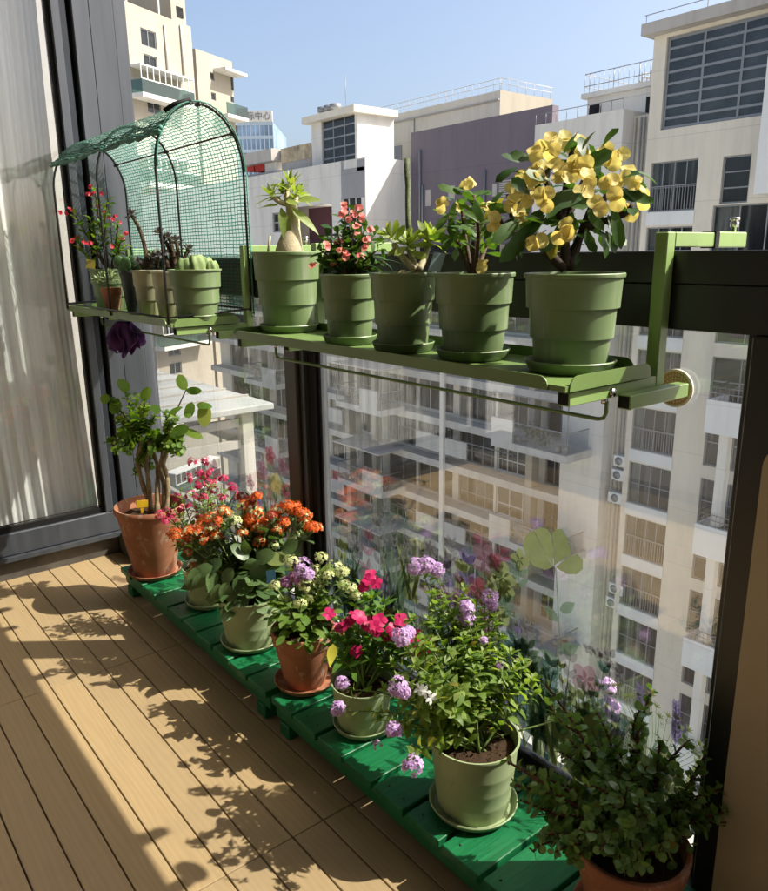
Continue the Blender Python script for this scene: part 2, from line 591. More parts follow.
M['stem_brown'] = plain('brown_stem', (.075, .05, .03), .8, .2, var=.3, scale=60, bump=.6, bd=.002)
M['stem_green'] = plain('green_stem', (.12, .18, .05), .6, .3, var=.25, scale=60)
M['stem_red'] = plain('red_brown_stem', (.085, .022, .014), .6, .3, var=.25, scale=60)
M['bark_brown'] = plain('twisted_bark', (.21, .165, .095), .85, .2, var=.45, scale=45, bump=.8, bd=.003)
M['alu_shaded'] = plain('shaded_frame_aluminium', (.022, .026, .034), .4, .4, .2, var=.15, scale=10)  # frame metal darkened to paint in the shade of the recess
M['bark_pale'] = plain('pale_bark', (.38, .33, .21), .8, .2, var=.25, scale=40, bump=.6, bd=.002)
M['cactus_stem'] = plain('cactus_stem', (.10, .125, .06), .8, .2, var=.4, scale=70, bump=.8, bd=.003)
# ------------------------------------------------------------------ floor of the balcony: a row of decking boards
SEAM = .0779
mb = MB()
for i in range(-18, 10):
    x0 = .4358 + (i) * SEAM + .0012
    x1 = x0 + SEAM - .0030
    cuts = [-1.6, -.70, .232, 1.1625, 2.088, 2.985]
    for a, b in zip(cuts[:-1], cuts[1:]):
        mb.bbox(x0, x1, a + .0012, b - .0012, -.022, 0, .0012)
fl = mb.build('floor', M['deck']); tag(fl, 'tan composite deck boards with dark joints', 'deck', kind='structure')
mb = MB(); mb.box(-1.2, 1.11, -1.6, 2.985, -.2, -.024)
tag(mb.build('slab', M['gap']), kind='structure')
mb = MB(); mb.bbox(1.112, 1.205, -1.6, 3.2, -.2, .082, .004)
tag(mb.build('kerb', M['stone']), kind='structure')
mb = MB(); mb.bbox(1.2055, 1.245, -3.6, 3.6, -.2, .078, .004)
tag(mb.build('ledge', M['f_conc']), kind='structure')
mb = MB(); mb.box(-1.2, 1.30, -1.6, 3.2, 2.75, 2.95)
tag(mb.build('ceiling', M['white_paint']), kind='structure')

hw = MB()
hw.box(-1.35, -1.2, -1.8, 3.1, -.2, 2.75)
hw.box(-1.2, 1.0, -1.8, -1.62, 0, 2.75)
tag(hw.build('house_wall', M['white_paint']), 'pale house wall of the balcony opposite the railing', 'wall')

# ------------------------------------------------------------------ sliding door in the end wall
dr = empty('glazed_door', (0, 2.99, 0), 'grey aluminium framed glass door with a sheer curtain behind it', 'door')
f = MB()
f.bbox(.910, .941, 2.955, 3.03, .188, 2.7, .003)
f.bbox(-.75, .984, 2.957, 3.03, .100, .187, .003)
f.bbox(-.80, -.75, 2.955, 3.03, .100, 2.7, .003)
f.box(-.80, .99, 2.94, 3.04, .081, .098)
f.build('door_frame', M['alu'], dr)
f = MB(); f.bbox(.9415, .972, 2.985, 3.03, .188, 2.7, .002); f.build('frame_reveal', M['alu_shaded'], dr)
f = MB()
f.box(.899, .9095, 2.972, 3.01, .21, 2.7)
f.box(-.75, .9095, 2.972, 3.01, .188, .209)
f.build('gasket', M['rubber'], dr)
f = MB(); f.box(-.75, .8985, 2.985, 2.993, .21, 2.7)
f.build('glass_pane', M['door_glass'], dr)
# corner mullion
cp = empty('corner_column', (1.06, 3.0, 0), 'grey aluminium corner column between glass door and railing', 'column')
f = MB()
f.bbox(.9875, 1.048, 2.970, 3.2, .0985, 2.74, .003)
f.bbox(1.050, 1.140, 2.978, 3.2, .0985, 2.74, .003)
f.bbox(1.142, 1.19, 2.99, 3.2, .0985, 2.74, .003)
f.build('cladding', M['alu'], cp)
f = MB()
f.box(.9725, .987, 3.012, 3.2, .0985, 2.74)
f.build('joint', M['rubber'], cp)
pl = MB()
pl.bbox(-1.2, .954, 2.972, 3.2, -.02, .080, .003)
pl.bbox(.956, 1.110, 2.80, 3.2, -.02, .096, .003)
tag(pl.build('plinth', M['stone']), 'dark mottled stone plinth under the glass door', 'plinth')
rw = MB(); rw.box(-1.2, 1.2, 3.62, 3.75, 0, 2.75)  # unseen wall put in to stop and bounce light behind the curtain
tag(rw.build('added_back_wall', M['white_paint']), 'unseen pale wall added behind the sheer curtain to block and bounce light', 'wall')

# curtain: one pleated sheet
cu = MB()
nx, nz_ = 520, 10
random.seed(3)
ph = [rnd(0, 6.28) for _ in range(6)]
for j in range(nz_ + 1):
    z = .17 + (2.62 - .17) * j / nz_
    for i in range(nx + 1):
        x = -.8 + 1.72 * i / nx
        tpr = 1 - .025 * sin(pi * (1 - j / nz_)) * (i / nx)
        y = 3.10 + .011 * sin(x * 92 + 1.6 * sin(x * 9 + ph[0]) + .2 * z) + .006 * sin(x * 213 + ph[1] + .5 * sin(2 * z)) + .014 * sin(x * 17 + ph[2] + .3 * z)
        cu.v.append((x * tpr, y, z))
for j in range(nz_):
    for i in range(nx):
        a = j * (nx + 1) + i
        cu.f.append((a, a + 1, a + nx + 2, a + nx + 1)); cu.m.append(0)
tag(cu.build('curtain', M['curtain']), 'pleated cream sheer curtain hanging behind the glass door', 'curtain')

# ------------------------------------------------------------------ beige parapet on the right
pw = MB()
y1, zt = .4725, .925
prof = []
R_ = .035
for k in range(7):
    a = pi / 2 * k / 6
    prof.append((y1 - R_ + R_ * sin(pi / 2 - a) * 1.0, zt - R_ + R_ * cos(pi / 2 - a)))
ring = [(y1, -.02)] + prof + [(-1.6, zt), (-1.6, -.02)]
n = len(ring)
pw.add([(1.09, y, z) for y, z in ring] + [(1.104, y, z) for y, z in ring],
       [tuple(range(n))] + [tuple(n + i for i in reversed(range(n)))] + [(i, n + i, n + (i + 1) % n, (i + 1) % n) for i in range(n)], 0, True)
pw.box(1.1045, 1.11, -1.6, .39, -.02, zt - .03)
tag(pw.build('parapet_wall', M['plaster']), 'beige textured plaster wall at the right end of the railing', 'wall')

# ------------------------------------------------------------------ railing
rl = empty('balcony_railing', (1.15, 1.7, 0), 'black balcony railing with glass panels covered in flower stickers', 'railing')
f = MB()
f.bbox(1.115, 1.190, -1.6, 2.966, 1.1475, 1.198, .0015)
f.bbox(1.1155, 1.1895, -1.6, 2.966, 1.076, 1.1468, .0012)
f.build('handrail', M['black_metal'], rl)
f = MB()
f.bbox(1.106, 1.190, .395, .516, .083, 1.0755, .003)
f.bbox(1.135, 1.180, .517, .535, .083, 1.0755, .002)
f.build('post', M['black_metal'], rl)
f = MB()
f.bbox(1.115, 1.178, 1.790, 1.852, .083, 1.0755, .003, 0)
f.bbox(1.128, 1.178, 1.770, 1.7895, .083, 1.0755, .0015, 1)
f.bbox(1.142, 1.178, 1.738, 1.7695, .083, 1.0755, .0015, 2)
f.build('post', [M['brown_metal'], M['alu'], M['rubber']], rl)
f = MB()
f.bbox(1.150, 1.185, .536, 1.7375, .083, .105, .002)
f.build('bottom_rail', M['black_metal'], rl)
f = MB(); f.bbox(1.150, 1.185, 1.853, 2.966, .083, .105, .002)
f.build('bottom_rail', M['black_metal'], rl)
f = MB()
f.bbox(1.157, 1.179, 1.7255, 1.7375, .106, 1.0755, .001)
f.build('glazing_bead', M['alu'], rl)
GX = 1.1660
f = MB(); f.box(GX, GX + .008, .540, 1.725, .106, 1.0755)
gl2 = f.build('glass_pane', M['glass'], rl)
f = MB(); f.box(GX, GX + .008, 1.853, 2.966, .106, 1.0755)
gl1 = f.build('glass_pane', M['glass'], rl)

# stickers on the inside of the glass --------------------------------------------------------
SX = GX - .0012
lay = [0]


def spt(px, py):
    p = at(px, py, 0, SX)
    return (p[1], p[2])


def s_poly(mb, pts):
    """filled outline on the pane (a thin film with two faces a hair apart)"""
    lay[0] += 1
    x = SX - (lay[0] % 12) * .00012
    c = (sum(p[0] for p in pts) / len(pts), sum(p[1] for p in pts) / len(pts))
    n = len(pts)
    mb.add([(x, c[0], c[1])] + [(x, p[0], p[1]) for p in pts], [(0, i + 1, (i + 1) % n + 1) for i in range(n)], 0, True)


def s_leaf(mb, base, ang, L, W, bend=0.0, n=7, shape='l'):
    pl_, pr = [], []
    for i in range(n + 1):
        t = i / n
        a = ang + bend * t
        w = W * .5 * (sin(pi * t ** .8) if shape == 'l' else sqrt(max(0, 1 - (2 * t - 1) ** 2)) if shape == 'r' else (1 - t) ** .6 * (0.6 + .4 * sin(pi * t)))
        cx = base[0] - cos(a) * L * t; cz = base[1] + sin(a) * L * t
        pl_.append((cx + sin(a) * w, cz + cos(a) * w)); pr.append((cx - sin(a) * w, cz - cos(a) * w))
    s_poly(mb, pl_ + pr[::-1])


def s_stem(mb, pts, w=.0016):
    for a, b in zip(pts[:-1], pts[1:]):
        dx, dz = b[0] - a[0], b[1] - a[1]
        l = math.hypot(dx, dz) or 1
        nx_, nz2 = -dz / l * w * .5, dx / l * w * .5
        s_poly(mb, [(a[0] + nx_, a[1] + nz2), (b[0] + nx_, b[1] + nz2), (b[0] - nx_, b[1] - nz2), (a[0] - nx_, a[1] - nz2)])


random.seed(21)


SK = 1.75


def st_grass(px, py, n, h, c, spread=.5, w=.012, parent=gl2, nm='grass_sticker'):
    mb = MB(); b = spt(px, py); h *= 1.25; w *= 1.5
    for i in range(n):
        s_leaf(mb, (b[0] + rnd(-.03, .03), b[1]), pi / 2 + rnd(-spread, spread), h * rnd(.6, 1), w * rnd(.7, 1.2), rnd(-.3, .3), 9, 'b')
    return mb.build(nm, ST[c], parent)


def st_sprig(px, py, h, c, parent=gl2, nl=8, L=.03, W=.012, lean=0.0, nm='leaf_sticker'):
    mb = MB(); b = spt(px, py); h *= 1.3; L *= SK; W *= SK
    pts = [(b[0] - lean * h * (t / 8) ** 2, b[1] + h * t / 8) for t in range(9)]
    s_stem(mb, pts)
    for i in range(nl):
        t = .25 + .75 * i / (nl - 1); k = min(7, int(t * 8))
        p = pts[k]
        for sgn in (-1, 1):
            s_leaf(mb, p, pi / 2 + sgn * rnd(.5, .9), L * (1.2 - .6 * t) * rnd(.8, 1.1), W * (1.2 - .6 * t), 0, 6)
    return mb.build(nm, ST[c], parent)


def st_flower(px, py, r, c, parent=gl2, k=5, stem=0, sc_='green', lean=0.0, wide=.75):
    mb = MB(); b = spt(px, py); r *= SK; stem *= 1.4
    for i in range(k):
        s_leaf(mb, b, 2 * pi * i / k + rnd(-.1, .1), r, r * wide, 0, 7, 'r')
    o = mb.build('flower_sticker', ST[c], parent)
    if stem:
        mb = MB()
        pts = [(b[0] + lean * stem * (t / 6), b[1] - .1 * r - stem * t / 6) for t in range(7)]
        s_stem(mb, pts, .002)
        for q in (2, 3, 4, 5):
            s_leaf(mb, pts[q], pi / 2 + (-1) ** q * .8, .035, .016, 0, 6)
        mb.build('stem_sticker', ST[sc_], parent)
    return o


def st_big_bloom():
    mb = MB(); b = spt(556, 566)
    for a, L, W, bd in () if 1 else ((2.45, .042, .034, -.3), (1.75, .050, .036, 0), (1.10, .050, .034, .2), (.15, .038, .034, .1), (-.25, .022, .02, 0)):
        s_leaf(mb, b, a, L * 1.75, W * 1.9, bd, 9, 'r')
    for pet in (((553, 567), (545, 570), (534, 566), (526, 557), (523, 546), (526, 535), (533, 530), (541, 545), (547, 556)), ((553, 566), (547, 555), (541, 544), (534, 530), (541, 527), (547, 529), (551, 534), (553, 548)), ((554, 566), (554, 548), (552, 534), (556, 529), (562, 529), (567, 537), (570, 547), (571, 555), (562, 560)), ((556, 567), (563, 561), (572, 556), (577, 554), (583, 560), (583, 569), (577, 574), (568, 574), (560, 570))): s_poly(mb, [spt(*q) for q in pet])
    if 0: s_poly(mb, [spt(*q) for q in ((553, 567), (545, 570), (534, 566), (526, 557), (523, 546), (526, 535), (533, 530), (541, 527), (547, 529), (551, 534), (556, 529), (562, 529), (567, 537), (570, 547), (571, 556), (577, 554), (583, 560), (583, 569), (577, 574), (568, 574), (560, 570))])
    mb.build('flower_sticker', ST['olive'], gl2)
    mb = MB(); p = [spt(556, 568), spt(558, 600), spt(560, 640), spt(556, 690), spt(552, 740)]
    s_stem(mb, p, .003)
    for (x, y, a, L) in ((560, 610, .5, .03), (558, 622, 2.4, .03), (560, 650, .4, .035), (558, 668, 2.5, .035), (556, 700, .5, .04), (553, 715, 2.6, .04)):
        s_leaf(mb, spt(x, y), a, L * 1.6, L * .8, .2, 7)
    mb.build('stem_sticker', ST['green'], gl2)


st_big_bloom()
for (px, py, n_, h, c) in ((352, 610, 16, .17, 'deep'), (342, 600, 8, .15, 'green'), (395, 606, 12, .17, 'green'), (410, 600, 8, .14, 'olive'), (372, 620, 12, .12, 'deep'),
                           (440, 640, 14, .12, 'deep'), (470, 650, 12, .10, 'deep'), (540, 740, 12, .11, 'green'), (515, 690, 10, .14, 'green'), (330, 590, 8, .16, 'grey'), (385, 615, 7, .14, 'violet')):
    st_grass(px, py, n_, h, c)
for (px, py, h, c, nl, L, W, ln) in ((510, 700, .13, 'deep', 10, .032, .015, .1), (530, 705, .12, 'green', 10, .03, .014, -.1), (490, 690, .13, 'green', 9, .03, .014, .2), (545, 715, .11, 'deep', 9, .03, .013, .1),
                                      (525, 690, .13, 'grey', 8, .028, .012, .0), (450, 575, .075, 'grey', 5, .024, .009, .1), (500, 640, .12, 'olive', 5, .022, .017, -.3), (585, 745, .07, 'green', 6, .03, .02, .2),
                                      (405, 580, .10, 'grey', 6, .02, .007, .1), (380, 545, .10, 'grey', 7, .016, .004, .3), (395, 560, .11, 'grey', 7, .014, .004, -.2)):
    st_sprig(px, py, h, c, gl2, nl, L, W, ln)
for (px, py, r, c, k, stm) in ((485, 560, .026, 'pink', 5, .1), (462, 605, .026, 'pink', 6, .06), (440, 596, .022, 'pink', 5, .06), (478, 590, .022, 'red', 5, .06), (430, 548, .018, 'grey', 6, .08), (355, 545, .024, 'grey', 5, .1),
                               (504, 577, .022, 'olive', 4, .08), (520, 560, .016, 'olive', 4, .05), (586, 680, .022, 'pink', 5, .05), (496, 562, .014, 'red', 5, .03), (506, 590, .016, 'olive', 5, .04)):
    st_flower(px, py, r, c, gl2, k, stm)
for i in range(34):
    yy = rnd(.62, 1.68)
    mb = MB(); cc_ = random.choice(('green', 'deep', 'deep', 'green', 'olive', 'grey'))
    for q in range(random.randint(5, 9)):
        if i % 3: s_leaf(mb, (yy + rnd(-.04, .04), .108), pi / 2 + rnd(-.45, .45), rnd(.10, .24), rnd(.012, .022), rnd(-.35, .35), 8, 'b')
        else: s_leaf(mb, (yy + rnd(-.05, .05), rnd(.11, .24)), rnd(.2, pi - .2), rnd(.05, .09), rnd(.025, .045), rnd(-.3, .3), 8)
    mb.build('grass_sticker' if i % 3 else 'leaf_sticker', ST[cc_], gl2)
for i in range(46):
    yy = rnd(.70, 1.69); hh = rnd(.20, .46) * (1 if yy > 1.0 else .8)
    mb = MB(); cc_ = random.choice(('green', 'deep', 'deep', 'green', 'olive', 'grey', 'pale', 'violet', 'pink'))
    pts = [(yy + .03 * sin(i) * (t / 8) ** 2, .11 + hh * t / 8) for t in range(9)]
    s_stem(mb, pts, .0025)
    nl = random.randint(4, 8); L = rnd(.025, .055); W = L * rnd(.3, .55)
    for q in range(nl):
        t_ = .3 + .7 * q / (nl - 1); k = min(7, int(t_ * 8))
        for sgn in (-1, 1): s_leaf(mb, pts[k], pi / 2 + sgn * rnd(.4, 1.0), L * (1.2 - .5 * t_), W, rnd(-.3, .3), 6)
    mb.build('leaf_sticker', ST[cc_], gl2)
# umbel with thin rays, mauve spike and violet lupin on the right
mb = MB(); b = spt(642, 770)
for i in range(26):
    a = pi / 2 + (i - 13) * .085
    L = rnd(.13, .17)
    p = [(b[0] - cos(a) * L * t / 4 - .01 * sin(t), b[1] + sin(a) * L * t / 4) for t in range(5)]
    s_stem(mb, p, .0013)
    for q in range(5):
        s_leaf(mb, p[-1], a + (q - 2) * .5, .012, .003)
mb.build('umbel_sticker', ST['olive'], gl2)
mb = MB()
for i in range(70):
    a = rnd(0, pi); rr = sqrt(rnd(.55, 1)) * .16
    s_leaf(mb, (b[0] - cos(a) * rr, b[1] + sin(a) * rr), rnd(0, 6.28), .013, .010, 0, 5, 'r')
mb.build('blossom_haze_sticker', ST['pale'], gl2)
mb = MB()
for i in range(34):
    t = i / 33
    p = spt(588 + 36 * t, 646 + 36 * t * t + 4)
    s_leaf(mb, (p[0] + rnd(-.006, .006), p[1] + rnd(-.006, .006)), rnd(0, 6.28), .012, .009, 0, 6, 'r')
mb.build('flower_spike_sticker', ST['grey'], gl2)
mb = MB()
s_stem(mb, [spt(676, 705), spt(675, 760)], .003)
for i in range(9):
    p = spt(676, 742 - i * 4.6)
    for sgn in (-1, 1):
        s_leaf(mb, p, pi / 2 + sgn * .65, .022 * (1.1 - i * .06), .009, sgn * -.3, 6)
mb.build('lupin_sticker', ST['violet'], gl2)
mb = MB()
s_stem(mb, [spt(641, 700), spt(640, 760)], .003)
for i in range(7):
    p = spt(640, 712 - i * 4)
    for sgn in (-1, 1): s_leaf(mb, p, pi / 2 + sgn * .7, .014, .007, 0, 6)
mb.build('lupin_sticker', ST['violet'], gl2)
# wild grass and tulips on the left-hand pane
for (px, py, n_, h, c) in ((205, 545, 12, .20, 'green'), (225, 545, 14, .22, 'deep'), (250, 550, 14, .18, 'green'), (270, 550, 14, .2, 'green'), (180, 540, 10, .16, 'deep'), (262, 560, 12, .13, 'deep')):
    st_grass(px, py, n_, h, c, .35, .012, gl1)
for (px, py, r, c, k) in ((276, 484, .024, 'yellow', 5), (282, 502, .02, 'pale', 6), (262, 470, .022, 'pink', 5), (270, 455, .02, 'red', 5), (283, 466, .02, 'pink', 5), (258, 500, .018, 'violet', 5), (250, 482, .018, 'pink', 5), (285, 492, .016, 'red', 5),
                          (215, 470, .026, 'pink', 4), (268, 520, .02, 'yellow', 5)):
    st_flower(px, py, r, c, gl1, k, .12, 'green')
# round anti-collision disc on the glass
mb = MB(); b = at(676, 388, 0, SX)
n = 40; r = .0315
mb.add([(SX - .002, b[1], b[2])] + [(SX - .002, b[1] + r * cos(2 * pi * i / n), b[2] + r * sin(2 * pi * i / n)) for i in range(n)] +
       [(SX - .0001, b[1] + r * 1.03 * cos(2 * pi * i / n), b[2] + r * 1.03 * sin(2 * pi * i / n)) for i in range(n)],
       [(0, 1 + i, 1 + (i + 1) % n) for i in range(n)] + [(1 + i, 1 + n + i, 1 + n + (i + 1) % n, 1 + (i + 1) % n) for i in range(n)], 0, True)
rb = len(mb.f)
for q in range(5):
    rr = r * (.22 + .17 * q); kk = 8 + 6 * q
    for i in range(kk):
        a = 2 * pi * (i + .5 * (q % 2)) / kk
        c_ = (b[1] + rr * cos(a), b[2] + rr * sin(a)); d_ = .0022
        mb.add([(SX - .0034, c_[0] + d_ * cos(a + w), c_[1] + d_ * sin(a + w)) for w in (0, pi / 2, pi, 3 * pi / 2)], [(0, 1, 2, 3)], 1, True)
mb.lathe((0, 0, 0), [(r * .93, .0), (r * .93, .004), (r * 1.03, .004), (r * 1.03, 0)], 40, 2)
nv = 4 * 40
for i in range(len(mb.v) - nv, len(mb.v)):
    x, y, z = mb.v[i]
    mb.v[i] = (SX - .0005 - z, b[1] + x, b[2] + y)
mb.build('round_disc', [plain('tan_disc', (.46, .34, .17), .7), plain('disc_knob', (.70, .58, .36), .6), plain('disc_rim', (.78, .76, .66), .6)], gl2)

M['nail'] = plain('painted_nail_head', (.02, .06, .03), .5, .4, .3, var=.3)
# ------------------------------------------------------------------ slatted plant bench in two lengths
BT = .10


def bench(y_far, y_near, label):
    o = empty('plant_bench', (.965, (y_far + y_near) / 2, 0), label, 'bench', 'green slatted plant benches')
    n = 10
    pit = (y_far - y_near) / n
    for i in range(n):
        s = MB()
        a = y_near + i * pit
        s.bbox(.826 + rnd(-.003, .003), 1.100 + rnd(-.003, .003), a + .0055, a + pit - .0055, BT - .020 - rnd(0, .001), BT - rnd(0, .0015), .0018)
        for xx in (.850, 1.072):
            for yy in (a + pit * .28, a + pit * .72): s.tube([(xx + rnd(-.003, .003), yy + rnd(-.004, .004), BT - .003), (xx, yy, BT + .0002)], .0022, 8, 1)
        s.build('slat', [M['bench'], M['nail']], o)
    for x in (.838, 1.06):
        s = MB(); s.bbox(x, x + .024, y_near + .008, y_far - .008, BT - .062, BT - .0222, .002)
        s.build('rail', M['bench'], o)
    for y in (y_near + .03, y_far - .075):
        for x in (.834, 1.055):
            s = MB(); s.bbox(x, x + .040, y, y + .045, .001, BT - .0623, .002)
            s.build('leg', M['bench'], o)
    return o


bench(2.585, 1.530, 'far green slatted wooden bench nearer the glass door')
bench(1.516, .446, 'near green slatted wooden bench nearer the beige wall')

# ------------------------------------------------------------------ hanging shelves on the handrail
SZ = 1.008
SZF = 1.0138
KS = .97


def rounded_flange(mb, p0, d, L, h, r, th, off):
    """upright flange from p0 along d, length L, rounded upper corners"""
    d = Vector(d); off = Vector(off)
    pts = [(0, 0)]
    for k in range(6): pts.append((r - r * cos(pi / 2 * k / 5), h - r + r * sin(pi / 2 * k / 5)))
    for k in range(6): pts.append((L - r + r * sin(pi / 2 * k / 5), h - r + r * cos(pi / 2 * k / 5)))
    pts.append((L, 0))
    n = len(pts)
    A = [Vector(p0) + d * s + Vector((0, 0, z)) for s, z in pts]
    B = [a + off * th for a in A]
    mb.add(A + B, [tuple(range(n)), tuple(n + i for i in reversed(range(n)))] + [(i, n + i, n + (i + 1) % n, (i + 1) % n) for i in range(n)], 0, True)


def shelf(y0, y1, label):
    o = empty('hanging_shelf', (.955, (y0 + y1) / 2, SZ), label, 'shelf', 'green hanging shelves on the railing')
    t = MB()
    t.box(.850, 1.062, y0, y1, SZ - .0025, SZF)
    rounded_flange(t, (.8475, y0 + .03, SZ - .0026), (0, 1, 0), y1 - y0 - .06, .020, .016, .0022, (1, 0, 0))
    rounded_flange(t, (1.0625, y0 + .03, SZ - .0026), (0, 1, 0), y1 - y0 - .06, .026, .018, .0022, (1, 0, 0))
    rounded_flange(t, (.858, y0 - .0023, SZ - .0026), (1, 0, 0), .205, .022, .018, .0022, (0, 1, 0))
    rounded_flange(t, (.858, y1 + .0001, SZ - .0026), (1, 0, 0), .205, .022, .018, .0022, (0, 1, 0))
    t.build('tray', M['metal_green'], o)
    for yb in (y0 + .004, y1 - .026):
        b = MB()
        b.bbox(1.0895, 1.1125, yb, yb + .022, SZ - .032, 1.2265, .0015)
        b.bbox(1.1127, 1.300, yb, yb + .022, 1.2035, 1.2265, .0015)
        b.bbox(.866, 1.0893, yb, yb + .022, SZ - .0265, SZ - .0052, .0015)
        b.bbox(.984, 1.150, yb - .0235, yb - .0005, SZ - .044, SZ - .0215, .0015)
        b.box(.9838, .9839, yb - .0215, yb - .0025, SZ - .042, SZ - .0235, 1)  # black sheets on the tube ends paint in the shade of the hollows
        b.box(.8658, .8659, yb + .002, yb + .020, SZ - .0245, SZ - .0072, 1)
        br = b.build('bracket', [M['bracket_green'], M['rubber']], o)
        b = MB()
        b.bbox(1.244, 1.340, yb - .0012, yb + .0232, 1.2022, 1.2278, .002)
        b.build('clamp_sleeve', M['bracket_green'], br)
        b = MB()
        b.box(1.232, 1.2435, yb - .002, yb + .024, 1.2015, 1.2285)
        b.build('rubber_band', M['rubber'], br)
        b = MB()
        b.lathe((1.315, yb + .011, 1.228), [(.0, 0), (.004, 0), (.004, .008), (.0075, .008), (.0075, .016), (.005, .019), (.0085, .020), (.0085, .024), (0, .025)], 14)
        b.lathe((.968, yb + .011, SZ - .036), [(.0, 0), (.0055, 0), (.0055, .009), (0, .0091)], 12)
        b.tube([(.968, yb - .0045, SZ - .017), (.968, yb - .0005, SZ - .017)], .0065, 12)
        b.build('bolt', M['steel'], br)
    w = MB()
    ya, yb = y0 + .011, y1 - .012
    zr = SZ - .062
    xr = .968
    path = [(xr, ya, SZ - .032), (xr, ya, zr + .012), (xr, ya + .004, zr + .003), (xr, ya + .014, zr), (xr, yb - .014, zr), (xr, yb - .004, zr + .003), (xr, yb, zr + .012), (xr, yb, SZ - .032)]
    w.tube(path, .0032, 8)
    w.build('rod', M['metal_green'], o)
    return o


shelf(.650, 1.655, 'near green metal shelf hung on the railing, carrying five big pots')
shelf(2.005, 2.955, 'far green metal shelf hung on the railing, carrying the net greenhouse')

# ------------------------------------------------------------------ small net greenhouse on the far shelf
gh = empty('mini_greenhouse', (.975, 2.46, SZ), 'arched mini greenhouse of black wire hoops with green net cover', 'greenhouse')
HX0, HX1, HZ = .845, 1.106, 1.425
HC, HA, HB = (HX0 + HX1) / 2, (HX1 - HX0) / 2, .172


def hoop(y, r):
    p = [(HX0, y, SZ + .006), (HX0, y, 1.2)]
    for k in range(25):
        a = pi - pi * k / 24
        p.append((HC + HA * cos(a), y, HZ + HB * sin(a)))
    p += [(HX1, y, 1.2), (HX1, y, SZ + .03)]
    return p


for y in (2.01, 2.47, 2.93):
    w = MB(); w.tube(hoop(y, 1), .0038, 8); w.build('hoop', M['black_wire'], gh)
for (x, z, r) in ((HX0, SZ + .024, .0032), (HX1, SZ + .035, .003)):
    w = MB(); w.tube([(x, 2.01, z), (x, 2.93, z)], r, 8); w.build('base_bar', M['black_wire'], gh)
for y in (2.01, 2.93):
    w = MB(); w.tube([(HX0, y, SZ + .024), (HX1, y, SZ + .035)], .003, 8); w.build('base_bar', M['black_wire'], gh)
a = radians(38)
w = MB()
w.tube([(HC + (HA - .003) * cos(a), 2.01, HZ + (HB - .003) * sin(a)), (HC + (HA - .003) * cos(a), 2.93, HZ + (HB - .003) * sin(a))], .0028, 8)
w.build('ridge_bar', M['black_wire'], gh)
for y in (2.01, 2.47, 2.93):
    for a in (radians(38), radians(88)):
        w = MB(); c = (HC + HA * cos(a), y, HZ + HB * sin(a))
        w.tube([(c[0], c[1] - .012, c[2] - .002), (c[0], c[1] + .012, c[2] - .002)], .006, 8); w.build('clip', M['black_wire'], gh)
# cover: back wall, roof and front roll
cv = MB()
sec = [(HX1 + .005, SZ + .012), (HX1 + .005, 1.1), (HX1 + .005, 1.2), (HX1 + .005, 1.3), (HX1 + .005, 1.38)]
for k in range(25):
    a = radians(150) * k / 24
    sec.append((HC + (HA + .005) * cos(a), HZ + (HB + .005) * sin(a)))
L = [0]
for p, q in zip(sec[:-1], sec[1:]): L.append(L[-1] + math.hypot(q[0] - p[0], q[1] - p[1]))
ny = 46
CELL = .0105
for i, (x, z) in enumerate(sec):
    for j in range(ny + 1):
        y = 2.0 + .945 * j / ny
        sag = .0025 * sin(pi * ((j / ny * 2) % 1)) * (1 if i > 4 else .4) + .002 * sin(j * 1.7 + i)
        nx_, nz2 = (x - HC) / HA, max(0, z - HZ) / HB
        cv.v.append((x - sag * nx_ * .6, y, z - sag * nz2))
for i in range(len(sec) - 1):
    for j in range(ny):
        b = i * (ny + 1) + j
        va, vb = .945 * j / ny / .021, .945 * (j + 1) / ny / .021
        cv.uv[len(cv.f)] = [(L[i] / CELL, va), (L[i] / CELL, vb), (L[i + 1] / CELL, vb), (L[i + 1] / CELL, va)]
        cv.f.append((b, b + 1, b + ny + 2, b + ny + 1)); cv.m.append(0)
cvo = cv.build('net_cover', M['net'], gh)
ro = MB()
random.seed(5)
pts = []
for j in range(40):
    y = 1.985 + .97 * j / 39
    a = radians(150 + .9 * sin(j * .5) + .7 * sin(j * 2.3))
    pts.append((HC + (HA + .010) * cos(a), y, HZ + (HB + .010) * sin(a) + .0015 * sin(j * .7) - .003 * sin(pi * ((j / 39 * 2) % 1))))
b0 = len(ro.v)
ro.tube(pts, lambda t: .0055 + .0022 * sin(t * 61) + .0018 * sin(t * 97), 8)
ro.tube([(p[0] + .005, p[1], p[2] + .008 + .002 * sin(i)) for i, p in enumerate(pts)], lambda t: .0042 + .002 * sin(t * 83 + 1), 6)
for q in range(1, 6):
    ro.tube([(p[0] + .006 + .0055 * q, p[1], p[2] + .007 + .0055 * q + .002 * sin(i * .9 + q * 2)) for i, p in enumerate(pts)], .0013 + .0006 * (q % 3), 4)
ro.build('net_roll', M['net_roll'], cvo)
ro = MB()
ro.tube([tuple(Vector(hoop(2.0, 1)[2 + k]) + Vector((0, 0, .004))) for k in range(0, 25)], lambda t: .0026 + .0008 * sin(t * 40), 6)
ro.tube([(HX1 + .004, 2.0, 1.42), (HX1 + .004, 2.0, 1.2), (HX1 + .004, 2.0, SZ + .02)], lambda t: .0024 + .0006 * sin(t * 40), 6)
ro.tube([(HC - .02, 2.0, HZ + HB + .006), (HC - .06, 2.02, HZ + HB - .006), (HC - .085, 2.03, HZ + HB - .024)], .006, 8, 1)
ro.build('net_hem', [M['net_roll'], M['rubber']], cvo)

